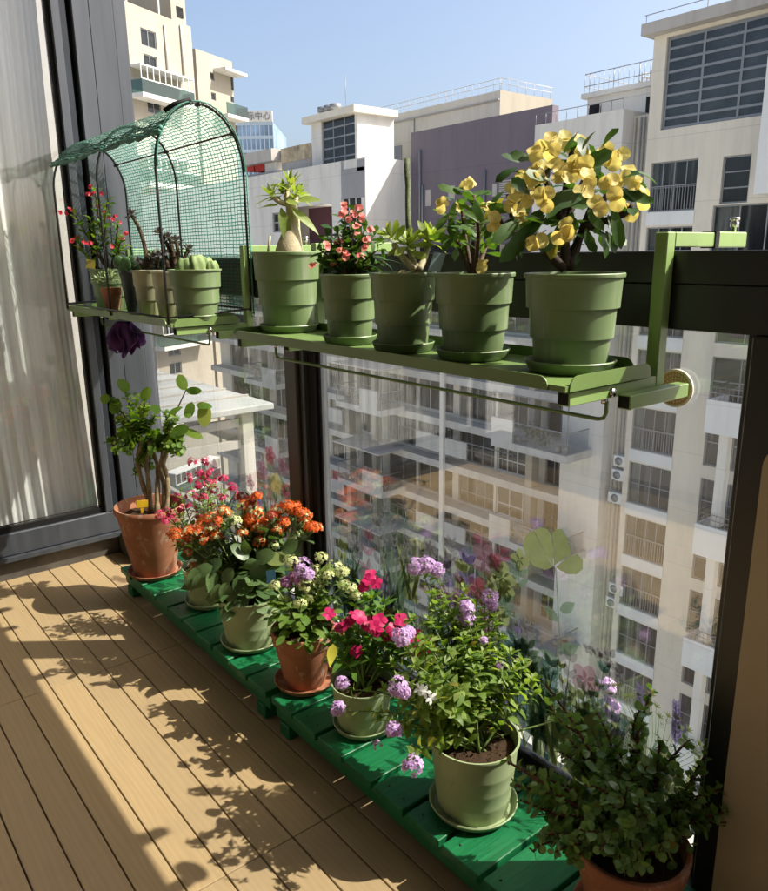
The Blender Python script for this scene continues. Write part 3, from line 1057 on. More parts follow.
# purple cloth hanging from the rod of the far shelf
pc = MB()
random.seed(11)
cx, cy, cz = .940, 2.70, .955
nx, nz_ = 130, 26
b = at(123, 322, 0, .938)
cy = b[1]
for j in range(nz_ + 1):
    t = j / nz_
    for i in range(nx + 1):
        w = 2 * pi * i / nx
        spread = .014 + .060 * sin(pi * min(1, .12 + .60 * t))
        rr = spread * (1 + .30 * sin(4 * w + 1.2 + 2.2 * t) + .22 * sin(9 * w - 3 * t) * t + .16 * sin(17 * w + 5 * t) * t + .10 * sin(3 * w + 9 * t))
        ln = .072 * (1 + .24 * sin(2 * w + .6) + .14 * sin(5 * w) + .06 * sin(13 * w))
        pc.v.append((cx + rr * .6 * cos(w), cy + rr * 1.05 * sin(w) + .012 * sin(7 * t), cz - ln * t + .022 * (1 - t)))
for j in range(nz_):
    for i in range(nx):
        a = j * (nx + 1) + i
        pc.f.append((a, a + 1, a + nx + 2, a + nx + 1)); pc.m.append(0)
tag(pc.build('hanging_cloth', M['purple_cloth']), 'dark purple cloth bunched and hung under the far shelf', 'cloth')
# ------------------------------------------------------------------ pots
def pot_thing(name, label, c, z, r, h, style, mat, group, saucer=None, sauc_mat=None, tilt=0.0, fill=.88):
    if z == SZ:
        c = (c[0] * KS, c[1] * KS); r *= KS; h *= KS; saucer = saucer * KS if saucer else None; z = SZF + .0004
    o = empty(name, (c[0], c[1], z), label, 'potted plant', group)
    C0 = Vector((c[0], c[1], z + (.006 if saucer else 0)))
    T = Matrix.Rotation(tilt, 3, 'Y')
    p = MB()
    w = .0032
    if style == 'tier':
        pr = [(0, .0), (.72 * r, .0), (.735 * r, .004), (.785 * r, .315 * h), (.790 * r, .325 * h), (.842 * r, .329 * h), (.868 * r, .63 * h), (.870 * r, .64 * h), (.928 * r, .644 * h), (.955 * r, .945 * h), (.958 * r, .952 * h),
              (.992 * r, .956 * h), (1.0 * r, .968 * h), (1.0 * r, .992 * h), (.985 * r, h), (.955 * r, h), (.945 * r, .99 * h), (.90 * r, fill * h - .014), (0, fill * h - .014)]
    elif style == 'smooth':
        pr = [(0, 0), (.78 * r, 0), (.795 * r, .004)]
        for k in range(1, 4):
            zz = .22 * k
            rr = .795 + .18 * zz / .95
            pr += [(rr * r, zz * h - .003), ((rr + .010) * r, zz * h), ((rr + .008) * r, zz * h + .004)]
        pr += [(.965 * r, .955 * h), (1.0 * r, .962 * h), (1.008 * r, .98 * h), (1.0 * r, h), (.965 * r, h), (.95 * r, .985 * h), (.91 * r, fill * h - .014), (0, fill * h - .014)]
    elif style == 'terra':
        pr = [(0, 0), (.62 * r, 0), (.65 * r, .006), (.90 * r, .735 * h), (.905 * r, .745 * h), (.935 * r, .75 * h), (.955 * r, .765 * h), (1.0 * r, .95 * h), (1.0 * r, .975 * h), (.98 * r, .995 * h), (.95 * r, h), (.90 * r, .99 * h), (.87 * r, .9 * h), (.84 * r, fill * h - .014), (0, fill * h - .014)]
    else:  # cone with a rolled lip
        pr = [(0, 0), (.58 * r, 0), (.60 * r, .005), (.92 * r, .86 * h), (.95 * r, .90 * h), (.99 * r, .915 * h), (1.01 * r, .94 * h), (1.0 * r, .975 * h), (.97 * r, h), (.93 * r, .995 * h), (.90 * r, .95 * h), (.84 * r, fill * h - .014), (0, fill * h - .014)]
    p.lathe(C0, pr, 56, 0, .004, T)
    po = p.build('pot', mat, o, sharp=32)
    if saucer:
        s = MB(); rs = saucer
        s.lathe((c[0], c[1], z + .0006), [(0, 0), (.88 * rs, 0), (.93 * rs, .003), (1.0 * rs, .014), (1.02 * rs, .0165), (1.0 * rs, .0185), (.965 * rs, .0165), (.90 * rs, .0052), (0, .0052)], 48, 0, .004)
        s.build('saucer', sauc_mat or mat, o, sharp=40)
    s = MB()
    zs = C0.z + fill * h - .002
    rr = {'tier': .895, 'smooth': .90, 'terra': .83, 'cone': .83}[style] * r
    nr, na = 9, 36
    s.v.append((c[0], c[1], zs))
    for i in range(1, nr + 1):
        for j in range(na):
            a = 2 * pi * j / na
            q = rr * i / nr
            s.v.append((c[0] + q * cos(a), c[1] + q * sin(a), zs + rnd(-.003, .004) - .003 * (i / nr) ** 2))
    for j in range(na): s.f.append((0, 1 + j, 1 + (j + 1) % na)); s.m.append(0)
    for i in range(nr - 1):
        for j in range(na):
            a = 1 + i * na + j; b = 1 + i * na + (j + 1) % na
            s.f.append((a, a + na, b + na, b)); s.m.append(0)
    for k in range(int(150 * (r / .08))):
        a, q = rnd(0, 2 * pi), rr * .96 * sqrt(random.random())
        pz = Vector((c[0] + q * cos(a), c[1] + q * sin(a), zs + rnd(0, .004)))
        d = rnd(.0015, .0045)
        vs = [pz + Vector((rnd(-d, d), rnd(-d, d), rnd(-d * .3, d))) for _ in range(5)]
        s.add(vs, [(0, 1, 2), (0, 2, 3), (0, 3, 4), (1, 2, 4), (2, 3, 4), (0, 4, 1)], 0, True)
    s.build('soil', M['soil'], o)
    if tilt: pass
    o_c = Vector((c[0], c[1], zs))
    return o, o_c


# ------------------------------------------------------------------ flowers
def frame_of(n):
    n = Vector(n).normalized()
    a = n.orthogonal().normalized()
    q = Matrix.Rotation(rnd(0, 6.28), 3, n)
    a = q @ a
    return n, a, n.cross(a)


def bract_pair(mb, P, nrm, r):
    n, a, b = frame_of(nrm)
    for sg in (-1, 1):
        c = Vector(P) + a * (sg * .52 * r)
        n2 = (n + a * (sg * .35) + rvec(.15)).normalized()
        a2 = (a - n2 * a.dot(n2)).normalized(); b2 = n2.cross(a2)
        ph_ = rnd(0, 6.28)
        vs = [c - n2 * (.22 * r)]
        k = 12
        for ring, (rr, hz) in enumerate(((.55, -.13), (1.0, -.02))):
            for i in range(k):
                w = 2 * pi * i / k
                q = rr * r * (.92 + .08 * cos(2 * w)) * (1 - .18 * max(0, cos(w) * -sg) ** 4)
                vs.append(c + a2 * (q * .92 * cos(w)) + b2 * (q * 1.08 * sin(w)) + n2 * (hz * r + rr * r * (.10 * sin(3 * w + sg + ph_) + .07 * sin(5 * w + 2 * ph_))))
        fs = [(0, 1 + i, 1 + (i + 1) % k) for i in range(k)] + [(1 + i, 1 + k + i, 1 + k + (i + 1) % k, 1 + (i + 1) % k) for i in range(k)]
        mb.add(vs, fs, 0)
    for i in range(3):
        p = Vector(P) + n * (.12 * r) + a * rnd(-.1, .1) * r + b * (i - 1) * .16 * r
        mb.add([p + Vector((.08 * r, 0, 0)), p + Vector((-.05 * r, .07 * r, 0)), p + Vector((-.05 * r, -.07 * r, 0)), p + n * .16 * r], [(0, 1, 3), (1, 2, 3), (2, 0, 3)], 1)


def petals(mb, P, nrm, r, k=5, w=.95, lift=.12, shape='obovate', mi=0, n_=4):
    n, a, b = frame_of(nrm)
    for i in range(k):
        t = 2 * pi * i / k + rnd(-.08, .08)
        d = a * cos(t) + b * sin(t) + n * lift
        mb.leaf(Vector(P) + n * .0004 * i, d, n, r, r * w, rnd(.0, .25), rnd(-.05, .12), shape, n_, mi)


def cluster(mb, P, nrm, R, n, fr, k=4, flat=.6, mi=0, n_=2):
    N, a, b = frame_of(nrm)
    for i in range(n):
        v = rvec().normalized()
        h = v.dot(N)
        if h < -.15: v = v - N * (2 * h)
        v = (v - N * (v.dot(N) * (1 - flat)))
        Q = Vector(P) + v * R * rnd(.75, 1.05)
        petals(mb, Q, (v.normalized() + N * .4 + rvec(.2)), fr * rnd(.8, 1.15), k, .85, .15, 'obovate', mi, n_)


def stem_leaves(ml, path, t0, t1, n, L, W, shape, droop=.25, fold=.2, spread=1.0, up=.35, nseg=4, ang0=None):
    m_ = len(path) - 1
    ang = rnd(0, 6.28) if ang0 is None else ang0
    for i in range(n):
        t = t0 + (t1 - t0) * (i + rnd(-.3, .3)) / max(1, n - 1)
        t = min(max(t, 0), 1)
        f = t * m_; k = min(int(f), m_ - 1)
        p = Vector(path[k]).lerp(Vector(path[k + 1]), f - k)
        tan = (Vector(path[k + 1]) - Vector(path[k])).normalized()
        a = tan.orthogonal().normalized(); b = tan.cross(a)
        ang += 2.4
        d = (a * cos(ang) + b * sin(ang)) * spread + tan * rnd(.2, .7) + Vector((0, 0, up)) + rvec(.25)
        s = rnd(.7, 1.15) * (1.0 - .25 * max(0, t - .8) * 5 * .6)
        ml.leaf(p, d, tan + Vector((0, 0, 1.2)) + rvec(.3), L * s, W * s, rnd(.4, 1.4) * droop, fold * rnd(.3, 1.3), shape, nseg, 0, rnd(-.4, .4))


def rosette(ml, P, ax, n, L, W, shape='obovate', nseg=4, open_=1.0, droop=.25):
    ax = Vector(ax).normalized()
    a = ax.orthogonal().normalized(); b = ax.cross(a)
    for i in range(n):
        t = i / max(1, n - 1)
        w = i * 2.399 + rnd(-.2, .2)
        el = (1 - t) * open_
        d = (a * cos(w) + b * sin(w)) * sin(el * 1.35 + .12) + ax * cos(el * 1.35 + .12)
        s = (.55 + .45 * (1 - t) ** .6) * rnd(.85, 1.1)
        ml.leaf(Vector(P) + ax * .004 * t, d, ax, L * s, W * s, droop * rnd(.3, 1.2), rnd(.1, .3), shape, nseg)


def flowers(o, name, pts, dep, fn, mats, jit=.02):
    """one object for each blossom, at the place the photo shows it"""
    out = []
    for q in pts:
        P = atd(q[0], q[1], dep + (q[2] if len(q) > 2 else rnd(-jit, jit)))
        mb = MB(); fn(mb, P, q)
        mb.build(name, mats, o)
        out.append(P)
    return out


def toward(P):
    return (CO - Vector(P)).normalized()


UP = Vector((0, 0, 1))
GS = 'green pots in a row on the near shelf'
GB = 'flower pots on the plant bench'
GT = 'pots inside the mini greenhouse'
# ------------------------------------------------------------------ the near shelf
# 1 swollen-stemmed desert plant
random.seed(101)
c1 = (1.018, 1.655)
o, s0 = pot_thing('potted_plant', 'tallest green ribbed pot with a fat pale swollen trunk and a few long leaves', c1, SZ, .086, .192, 'tier', M['pot_green'], GS, .074)
dp = depth(s0)
tr = MB()
pth = [s0 + Vector((0, 0, -.01)), atd(290, 247, dp), atd(291, 238, dp), atd(292, 228, dp), atd(293, 217, dp), atd(291, 206, dp), atd(288, 200, dp)]
rs_ = [.036, .032, .026, .020, .016, .0135, .010]
tr.tube(pth, lambda t: rs_[min(int(t * 6 + .001), 6)] * (1 - (t * 6 - int(t * 6 + .001))) + rs_[min(int(t * 6 + .001) + 1, 6)] * (t * 6 - int(t * 6 + .001)), 20)
tr.tube(bez(atd(289, 203, dp), atd(284, 198, dp), atd(289, 187, dp + .01), 6), .008, 8, 0, .005)
tr.tube(bez(atd(289, 203, dp), atd(280, 205, dp), atd(273, 197, dp - .02), 6), .008, 8, 0, .005)
tr.tube(bez(atd(291, 205, dp), atd(298, 200, dp), atd(296, 196, dp + .03), 6), .008, 8, 0, .005)
tr.build('trunk', M['bark_pale'], o)
lf = MB()
rosette(lf, atd(284, 195, dp + .02), CR * -.2 + UP * .6, 9, .055, .015, 'lance', 5, 1.25)
rosette(lf, atd(292, 193, dp - .02), CR * .4 + UP * .6, 8, .055, .015, 'lance', 5, 1.2)
rosette(lf, atd(290, 187, dp + .01), (0, 0, 1), 14, .062, .015, 'lance', 5, 1.0)
rosette(lf, atd(273, 197, dp - .02), CR * -.5 + UP, 14, .054, .015, 'lance', 5, 1.1)
rosette(lf, atd(296, 197, dp + .03), CR * .6 + UP * .9, 12, .050, .015, 'lance', 5, 1.1)
for (a, b, W) in (((281, 208), (292, 250), .017), ((292, 208), (318, 233), .015), ((278, 205), (255, 206), .009), ((298, 200), (321, 199), .015), ((286, 200), (298, 205), .012)):
    A, B = atd(a[0], a[1], dp - .02), atd(b[0], b[1], dp - .03)
    lf.leaf(A, B - A, UP + toward(A), (B - A).length, W * 1.6, .12, .2, 'lance', 6)
lf.build('leaves', LF['adenium'], o)
lf = MB(); lf.tube([atd(268, 252, dp - .03), atd(270, 236, dp - .03)], .003, 6); lf.build('plant_stake', M['bark_pale'], o)

# 2 rose-flowered thorn plant
random.seed(102)
c2 = (.974, 1.331)
o, s0 = pot_thing('potted_plant', 'small green ribbed pot with a low bush of pink-red flowers', c2, SZ, .064, .143, 'tier', M['pot_green'], GS, .059)
dp = depth(s0)
st, lf = MB(), MB()
tips = [(345, 214), (357, 212), (336, 226), (328, 238), (320, 250), (366, 226), (374, 236), (378, 250), (350, 225), (343, 240), (358, 240), (330, 252), (350, 252), (366, 252), (320, 262), (338, 258), (385, 262), (372, 262)]
for (x, y) in tips:
    T = atd(x, y, dp + rnd(-.05, .05))
    path = bez(s0 + rvec(.015) * Vector((1, 1, 0)), s0.lerp(T, .5) + UP * .015, T, 7)
    st.tube(path, .0032, 6, 0, .0018)
    stem_leaves(lf, path, .2, 1.0, 14, .034, .017, 'obovate', .3)
A = atd(378, 262, dp - .02); lf.leaf(A, atd(392, 252, dp - .02) - A, UP, .05, .012, 1.0, .2, 'lance', 7)
st.build('stems', M['stem_brown'], o); lf.build('foliage', LF['euph_dark'], o)
flowers(o, 'blossom', [(344, 205), (343, 213), (358, 207), (362, 217), (354, 213), (358, 234), (371, 229), (338, 241), (367, 239), (361, 255), (346, 255), (313, 264), (335, 263), (327, 245), (365, 247), (349, 218), (357, 225), (341, 250)], dp - .03,
        lambda mb, P, q: bract_pair(mb, P, toward(P) + UP * .8 + rvec(.6), rnd(.0070, .0090)), [FL['pinkred'], M['yellow_tag']], .03)

# 3 three-branched desert rose with a bare cactus pole
random.seed(103)
c3 = (.974, 1.150)
o, s0 = pot_thing('potted_plant', 'green ribbed pot with a tall bare cactus pole rising from three leafy branches', c3, SZ, .067, .148, 'tier', M['pot_green'], GS, .062)
dp = depth(s0)
st, lf = MB(), MB()
base = atd(416, 270, dp)
for (pp, r0) in (([(416, 270), (404, 262), (394, 244)], .008), ([(417, 268), (412, 258), (408, 250)], .006), ([(418, 270), (424, 262), (428, 247)], .0075)):
    P = [atd(x, y, dp + (i - 1) * .012) for i, (x, y) in enumerate(pp)]
    st.tube(bez(*P, 6), r0, 8, 0, r0 * .7)
st.lathe(s0 - UP * .004, [(.022, 0), (.018, .012), (.010, .022), (.004, .028)], 16)
st.build('branches', M['bark_pale'], o)
for (x, y, ax, n_) in ((392, 240, CR * -.5 + UP, 14), (408, 247, UP * 1 + toward(s0) * .5, 13), (429, 242, CR * .6 + UP, 15)):
    P = atd(x, y, dp + rnd(-.015, .015))
    rosette(lf, P, ax, n_ + 4, .048, .018, 'obovate', 5, 1.05, .2)
for (a, b) in (((428, 243), (422, 221)), ((429, 243), (444, 228)), ((393, 240), (379, 232)), ((395, 240), (403, 226)), ((408, 248), (395, 252)), ((410, 250), (424, 258))):
    A, B = atd(a[0], a[1], dp - .01), atd(b[0], b[1], dp - .02)
    lf.leaf(A, B - A, UP + toward(A), (B - A).length * 1.1, .018, .15, .2, 'obovate', 5)
lf.build('leaves', LF['adenium'], o)
cs = MB()
P = [atd(x, y, dp + .03) for x, y in ((413, 268), (411, 245), (408.5, 225), (407.5, 205), (408, 185), (406.5, 170), (407, 159))]
cs.tube(P, lambda t: .0050 + .0006 * sin(t * 60) + .0006 * (1 - t), 9)
cs.build('cactus_pole', M['cactus_stem'], o)
tg = MB()
q = [atd(428, 271, dp - .05), atd(440, 272, dp - .05), atd(446, 254, dp - .055), atd(434, 252, dp - .055)]
nn = (q[1] - q[0]).cross(q[3] - q[0]).normalized() * .0012
tg.add(q + [p + nn for p in q], [(0, 1, 2, 3), (7, 6, 5, 4), (0, 4, 5, 1), (1, 5, 6, 2), (2, 6, 7, 3), (3, 7, 4, 0)], 0, True)
tg.build('plant_tag', M['blue_tag'], o)

# 4 small yellow thorn plant
random.seed(104)
c4 = (.998, .978)
o, s0 = pot_thing('potted_plant', 'green ribbed pot with a small leafy bush of a few yellow flowers', c4, SZ, .0745, .149, 'tier', M['pot_green'], GS, .068)
dp = depth(s0)
st, lf = MB(), MB()
for (pp) in ([(470, 270), (464, 240), (462, 205)], [(471, 270), (476, 240), (487, 210)], [(469, 270), (458, 245), (448, 215)], [(472, 270), (482, 255), (492, 232)], [(470, 268), (466, 250), (452, 236)], [(470, 268), (473, 230), (474, 195)], [(470, 268), (480, 240), (478, 222)]):
    k = rnd(-.05, .05)
    P = [s0] + [atd(x, y, dp + k * i) for i, (x, y) in enumerate(pp[1:], 1)]
    path = bez(*P, 8)
    st.tube(path, .0046, 7, 0, .003)
    stem_leaves(lf, path, .45, 1.0, 11, .048, .021, 'obovate', .25)
for (a, b) in (((466, 196), (439, 183)), ((470, 194), (493, 190)), ((490, 208), (503, 190)), ((462, 200), (480, 204)), ((449, 214), (436, 228)), ((486, 236), (499, 240)), ((452, 238), (443, 250))):
    A, B = atd(a[0], a[1], dp - .02), atd(b[0], b[1], dp - .03)
    lf.leaf(A, B - A, UP + toward(A) * .5, (B - A).length, .022, .15, .2, 'obovate', 6)
st.build('stems', M['stem_brown'], o); lf.build('foliage', LF['euph'], o)
flowers(o, 'blossom', [(465, 185, -.02), (471, 182, 0), (441, 205, -.03), (443, 202, -.02), (488, 205, -.05), (491, 209, -.03), (460, 207, .02), (496, 224, -.03), (497, 230, 0), (482, 265, -.06)], dp,
        lambda mb, P, q: bract_pair(mb, P, toward(P) * .7 + UP * .5 + CR * rnd(-.5, .8) + rvec(.4), rnd(.0095, .012)), [FL['yellow'], M['stem_green']], .02)

# 5 big yellow thorn plant
random.seed(105)
c5 = (1.008, .764)
o, s0 = pot_thing('potted_plant', 'wide green ribbed pot with a big round crown of yellow flowers', c5, SZ, .080, .151, 'tier', M['pot_green'], GS, .073)
dp = depth(s0)
st, lf = MB(), MB()
stems = [[(564, 268), (555, 262), (543, 246), (530, 225)], [(566, 268), (565, 250), (566, 232), (562, 205)], [(569, 268), (575, 248), (583, 230), (596, 200)], [(583, 230), (590, 210), (614, 190), (628, 175)], [(566, 232), (556, 205), (546, 180), (550, 160)],
         [(566, 225), (575, 195), (590, 170), (600, 160)], [(543, 246), (525, 235), (512, 215), (508, 195)], [(583, 230), (600, 222), (622, 215), (632, 205)], [(564, 210), (566, 185), (570, 165), (572, 152)], [(540, 240), (520, 240), (505, 228), (498, 218)]]
for i, pp in enumerate(stems):
    k = rnd(-.06, .06)
    P = [atd(x, y, dp + (k * j / 3 if i > 2 else .02 * (i - 1) * j / 3)) for j, (x, y) in enumerate(pp)]
    path = bez(P[0], P[1], P[2], 6)[:-1] + bez(P[2], P[2].lerp(P[3], .5) + rvec(.006), P[3], 5)
    r0 = .0085 if i < 3 else .0062
    st.tube(path, lambda t: r0 * (1 - .4 * t) * (1 + .10 * sin(t * 50)), 9)
    for q in range(22):
        f = rnd(.05, .95) * (len(path) - 1); p = path[int(f)].lerp(path[int(f) + 1], f - int(f))
        d = rvec().normalized()
        st.tube([p, p + d * .013], .0012, 4, 0, .0003)
    stem_leaves(lf, path, .55 if i < 3 else .2, .90, 6, .036, .022, 'obovate', .4, .2, 1.0, -.3)
for i in range(70):
    x, y = 575 + 62 * rnd(-1, 1), 190 + 48 * rnd(-1, 1)
    if ((x - 575) / 66) ** 2 + ((y - 190) / 48) ** 2 > 1: continue
    P = atd(x, y, dp + rnd(-.06, .07))
    lf.leaf(P, (P - atd(570, 205, dp)).normalized() + rvec(.7) - UP * .35, UP + toward(P) * .5 + rvec(.4), rnd(.030, .042), rnd(.018, .025), rnd(.1, .4), rnd(.1, .3), 'obovate', 6)
for (a, b, W) in (((545, 215), (500, 258), .03), ((535, 220), (518, 255), .022), ((600, 190), (540, 200), .035), ((612, 205), (624, 246), .022), ((608, 215), (617, 243), .016), ((560, 200), (590, 203), .032), ((625, 190), (648, 206), .022), ((618, 178), (640, 170), .022),
                  ((575, 170), (612, 148), .026), ((530, 195), (513, 178), .022), ((520, 220), (493, 240), .026), ((545, 225), (525, 216), .03), ((600, 165), (585, 182), .03), ((550, 180), (528, 172), .024)):
    A, B = atd(a[0], a[1], dp - .05), atd(b[0], b[1], dp - .07)
    lf.leaf(A, B - A, UP + toward(A), (B - A).length, W, .12, .2, 'obovate', 7)
A = atd(577, 268, dp - .02); lf.leaf(A, UP + CR * .1, toward(A), .022, .010, .1, .2, 'obovate', 5)
st.build('stems', plain('thorny_dark_stem', (.045, .032, .024), .85, .2, var=.3, scale=80, bump=.8, bd=.002), o)
lf.build('foliage', LF['euph_dark'], o)
flowers(o, 'blossom', [(566, 140, 0), (554, 139, -.02), (552, 153, -.05), (535, 153, -.02), (539, 166, -.03), (578, 151, .02), (604, 152, .02), (619, 155, .03), (523, 187, -.05), (544, 193, -.09), (544, 203, -.09), (563, 177, -.07), (571, 172, -.06), (589, 178, -.09), (586, 168, -.07),
                       (609, 181, -.07), (620, 180, -.06), (598, 205, -.10), (616, 199, -.09), (635, 181, .0), (639, 191, .0), (643, 200, .02), (628, 213, -.02), (537, 242, -.07), (563, 236, -.08), (566, 227, -.08), (494, 222, -.03), (498, 232, -.03), (512, 202, -.03), (537, 178, -.06), (527, 176, 0), (590, 158, .03), (575, 163, -.06), (584, 190, -.10), (557, 165, -.06), (628, 172, -.02), (530, 198, -.05), (515, 190, 0), (580, 143, .04), (545, 145, 0), (611, 162, -.02), (520, 215, -.03)], dp,
        lambda mb, P, q: bract_pair(mb, P, toward(P) * 1.0 + UP * .25 + rvec(.65), rnd(.0115, .0142)), [FL['yellow'], M['stem_green']], .02)

# ------------------------------------------------------------------ inside the greenhouse
random.seed(201)
o, s0 = pot_thing('potted_plant', 'green ribbed pot with a ruffled crested cactus at the open end of the greenhouse', (.985, 2.120), SZ, .079, .146, 'tier', M['pot_green'], GT, .06)
dp = depth(s0)
cc = MB()
for (x, y, rx, hz, ang) in ((187, 262, .030, .050, .3), (196, 259, .028, .056, .9), (205, 263, .026, .050, -.4), (212, 264, .020, .040, 1.5), (181, 266, .018, .036, 0)):
    P = atd(x, y + 5, dp + rnd(-.02, .03)); P.z = s0.z
    n1, n2 = 26, 9
    b = len(cc.v)
    for j in range(n2 + 1):
        t = j / n2
        for i in range(n1):
            w = 2 * pi * i / n1
            q = (1 - .08 * t - .9 * max(0, t - .6) ** 1.3) * (1 + .13 * sin(6 * w + 2 * t))
            cc.v.append((P.x + rx * q * cos(w + ang), P.y + rx * .75 * q * sin(w + ang), P.z + hz * (t ** .8) * (1 + .06 * sin(3 * w))))
    for j in range(n2):
        for i in range(n1):
            i2 = (i + 1) % n1
            cc.f.append((b + j * n1 + i, b + j * n1 + i2, b + (j + 1) * n1 + i2, b + (j + 1) * n1 + i)); cc.m.append(0)
    cc.f.append(tuple(b + n2 * n1 + i for i in range(n1))); cc.m.append(0)
cc.build('crested_cactus', LF['cactus'], o)


def stem_rosettes(o, dp, items):
    st = MB()
    for (pp, n_, L) in items:
        lf = MB()
        P = [atd(x, y, dp + rnd(-.01, .02)) for x, y in pp]
        path = bez(*P, 7)
        st.tube(path, .0075, 8, 0, .0055)
        ax = (path[-1] - path[-2]).normalized() + UP * .3
        rosette(lf, path[-1], ax, n_, L * 1.15, L * .62, 'obovate', 3, 1.3, -.2)
        for q in range(7):
            f = rnd(.5, .95) * 7; p = path[int(f)]
            lf.leaf(p, rvec().normalized() + UP * .3, UP, L * .7, L * .3, 0, .2, 'obovate', 3)
        lf.build('rosette', LF['purple'], o)
    st.build('stems', M['stem_brown'], o)


random.seed(202)
o, s0 = pot_thing('potted_plant', 'cream plastic pot with a tall curved stem ending in a purple rosette', (.985, 2.475), SZ, .054, .146, 'tier', M['pot_cream'], GT)
dp = depth(s0)
stem_rosettes(o, dp, [([(147, 268), (146, 236), (132, 216)], 22, .026), ([(150, 268), (151, 262), (152, 258)], 20, .026), ([(143, 268), (141, 264), (139, 262)], 16, .02), ([(156, 268), (158, 262), (158, 256)], 18, .024)])
random.seed(203)
o, s0 = pot_thing('potted_plant', 'beige green pot behind the ruffled cactus with a cluster of leaning purple rosettes', (.985, 2.315), SZ, .052, .143, 'tier', M['pot_cream'], GT)
dp = depth(s0)
stem_rosettes(o, dp, [([(168, 268), (164, 250), (160, 234)], 22, .026), ([(172, 268), (172, 252), (165, 241)], 20, .024), ([(175, 268), (174, 250), (169, 238)], 20, .022), ([(178, 268), (180, 255), (176, 242)], 20, .024), ([(180, 268), (184, 260), (188, 250)], 18, .022), ([(165, 268), (165, 262), (163, 255)], 20, .026), ([(176, 268), (174, 262), (176, 258)], 20, .024)])
random.seed(204)
o, s0 = pot_thing('potted_plant', 'dark glazed pot with green prickly pear pads at the middle of the greenhouse', (.975, 2.600), SZ, .042, .142, 'cone', M['pot_dark'], GT)
dp = depth(s0)
pd = MB()
for (x, y, r, lean) in ((119, 263, .020, -.2), (126, 264, .020, .1), (132, 262, .018, .25), (123, 269, .016, 0), (137, 265, .017, .4)):
    P = atd(x, y, dp + rnd(-.015, .02))
    A = (CR * sin(lean) + UP * cos(lean)); B = (CR * cos(lean) - UP * sin(lean)) ; N = A.cross(B)
    n1, n2 = 14, 6
    vs = []; b = len(pd.v)
    for j in range(n2 + 1):
        ph_ = -pi / 2 + pi * j / n2
        for i in range(n1):
            w = 2 * pi * i / n1
            pd.v.append(tuple(P + A * (r * 1.25 * sin(ph_)) + B * (r * cos(ph_) * cos(w)) + N * (r * .32 * cos(ph_) * sin(w))))
    for j in range(n2):
        for i in range(n1):
            pd.f.append((b + j * n1 + i, b + j * n1 + (i + 1) % n1, b + (j + 1) * n1 + (i + 1) % n1, b + (j + 1) * n1 + i)); pd.m.append(0)
pd.build('cactus_pads', plain('prickly_pear_skin', (.07, .15, .05), .55, .4, var=.25, scale=60), o)
random.seed(205)
o, s0 = pot_thing('potted_plant', 'little terracotta pot with a pale green rosette near the front hoops', (.930, 2.690), SZ, .036, .085, 'terra', M['terra'], GT)
dp = depth(s0)
for (x, y) in ((103, 277), (110, 274), (107, 280), (114, 279), (98, 280)):
    lf = MB(); rosette(lf, atd(x, y, dp + rnd(-.01, .02)), UP + toward(s0) * .5 + rvec(.3), 22, .026, .012, 'obovate', 3, 1.25, -.2); lf.build('rosette', LF['echev'], o)
random.seed(206)
o, s0 = pot_thing('potted_plant', 'green pot with an upright red-flowered thorn plant beside the glass door', (.985, 2.845), SZ, .074, .146, 'tier', M['pot_green'], GT)
dp = depth(s0)
st, lf = MB(), MB()
for (pp) in ([(100, 268), (92, 245), (75, 215)], [(101, 268), (92, 240), (90, 218)], [(101, 266), (100, 235), (95, 190)], [(102, 266), (100, 230), (108, 200)], [(103, 268), (115, 248), (118, 225)], [(103, 268), (112, 255), (126, 245)], [(98, 268), (85, 262), (78, 240)], [(100, 268), (96, 225), (104, 215)], [(104, 268), (116, 258), (122, 236)]):
    P = [s0] + [atd(x, y, dp + rnd(-.03, .04)) for x, y in pp[1:]]
    path = bez(*P, 8)
    st.tube(path, .0042, 6, 0, .0026)
    stem_leaves(lf, path, .3, 1.0, 26, .034, .016, 'obovate', .25)
st.build('stems', M['stem_brown'], o); lf.build('foliage', LF['round'], o)
flowers(o, 'blossom', [(90, 186), (88, 194), (93, 193), (101, 193), (60, 212), (66, 213), (70, 209), (72, 240), (76, 238), (84, 242), (90, 243), (80, 248), (108, 217), (104, 212), (113, 219), (119, 222), (115, 216), (122, 238), (118, 243), (112, 246), (98, 206), (126, 233)], dp - .02,
        lambda mb, P, q: bract_pair(mb, P, toward(P) + UP * .6 + rvec(.6), rnd(.0068, .0088)), [FL['red'], M['yellow_tag']], .03)
tg = MB()
P = [atd(86, 259, dp - .07), atd(95, 260, dp - .07), atd(95, 269, dp - .07), atd(86, 268, dp - .07)]
tg.add(P + [p + Vector((0, .0015, 0)) for p in P], [(0, 1, 2, 3), (7, 6, 5, 4), (0, 4, 5, 1), (1, 5, 6, 2), (2, 6, 7, 3), (3, 7, 4, 0)], 0, True)
tg.build('plant_tag', plain('dull_yellow_tag', (.30, .235, .05), .6, .2), o)

# ------------------------------------------------------------------ on the bench
BZ = BT + .0004
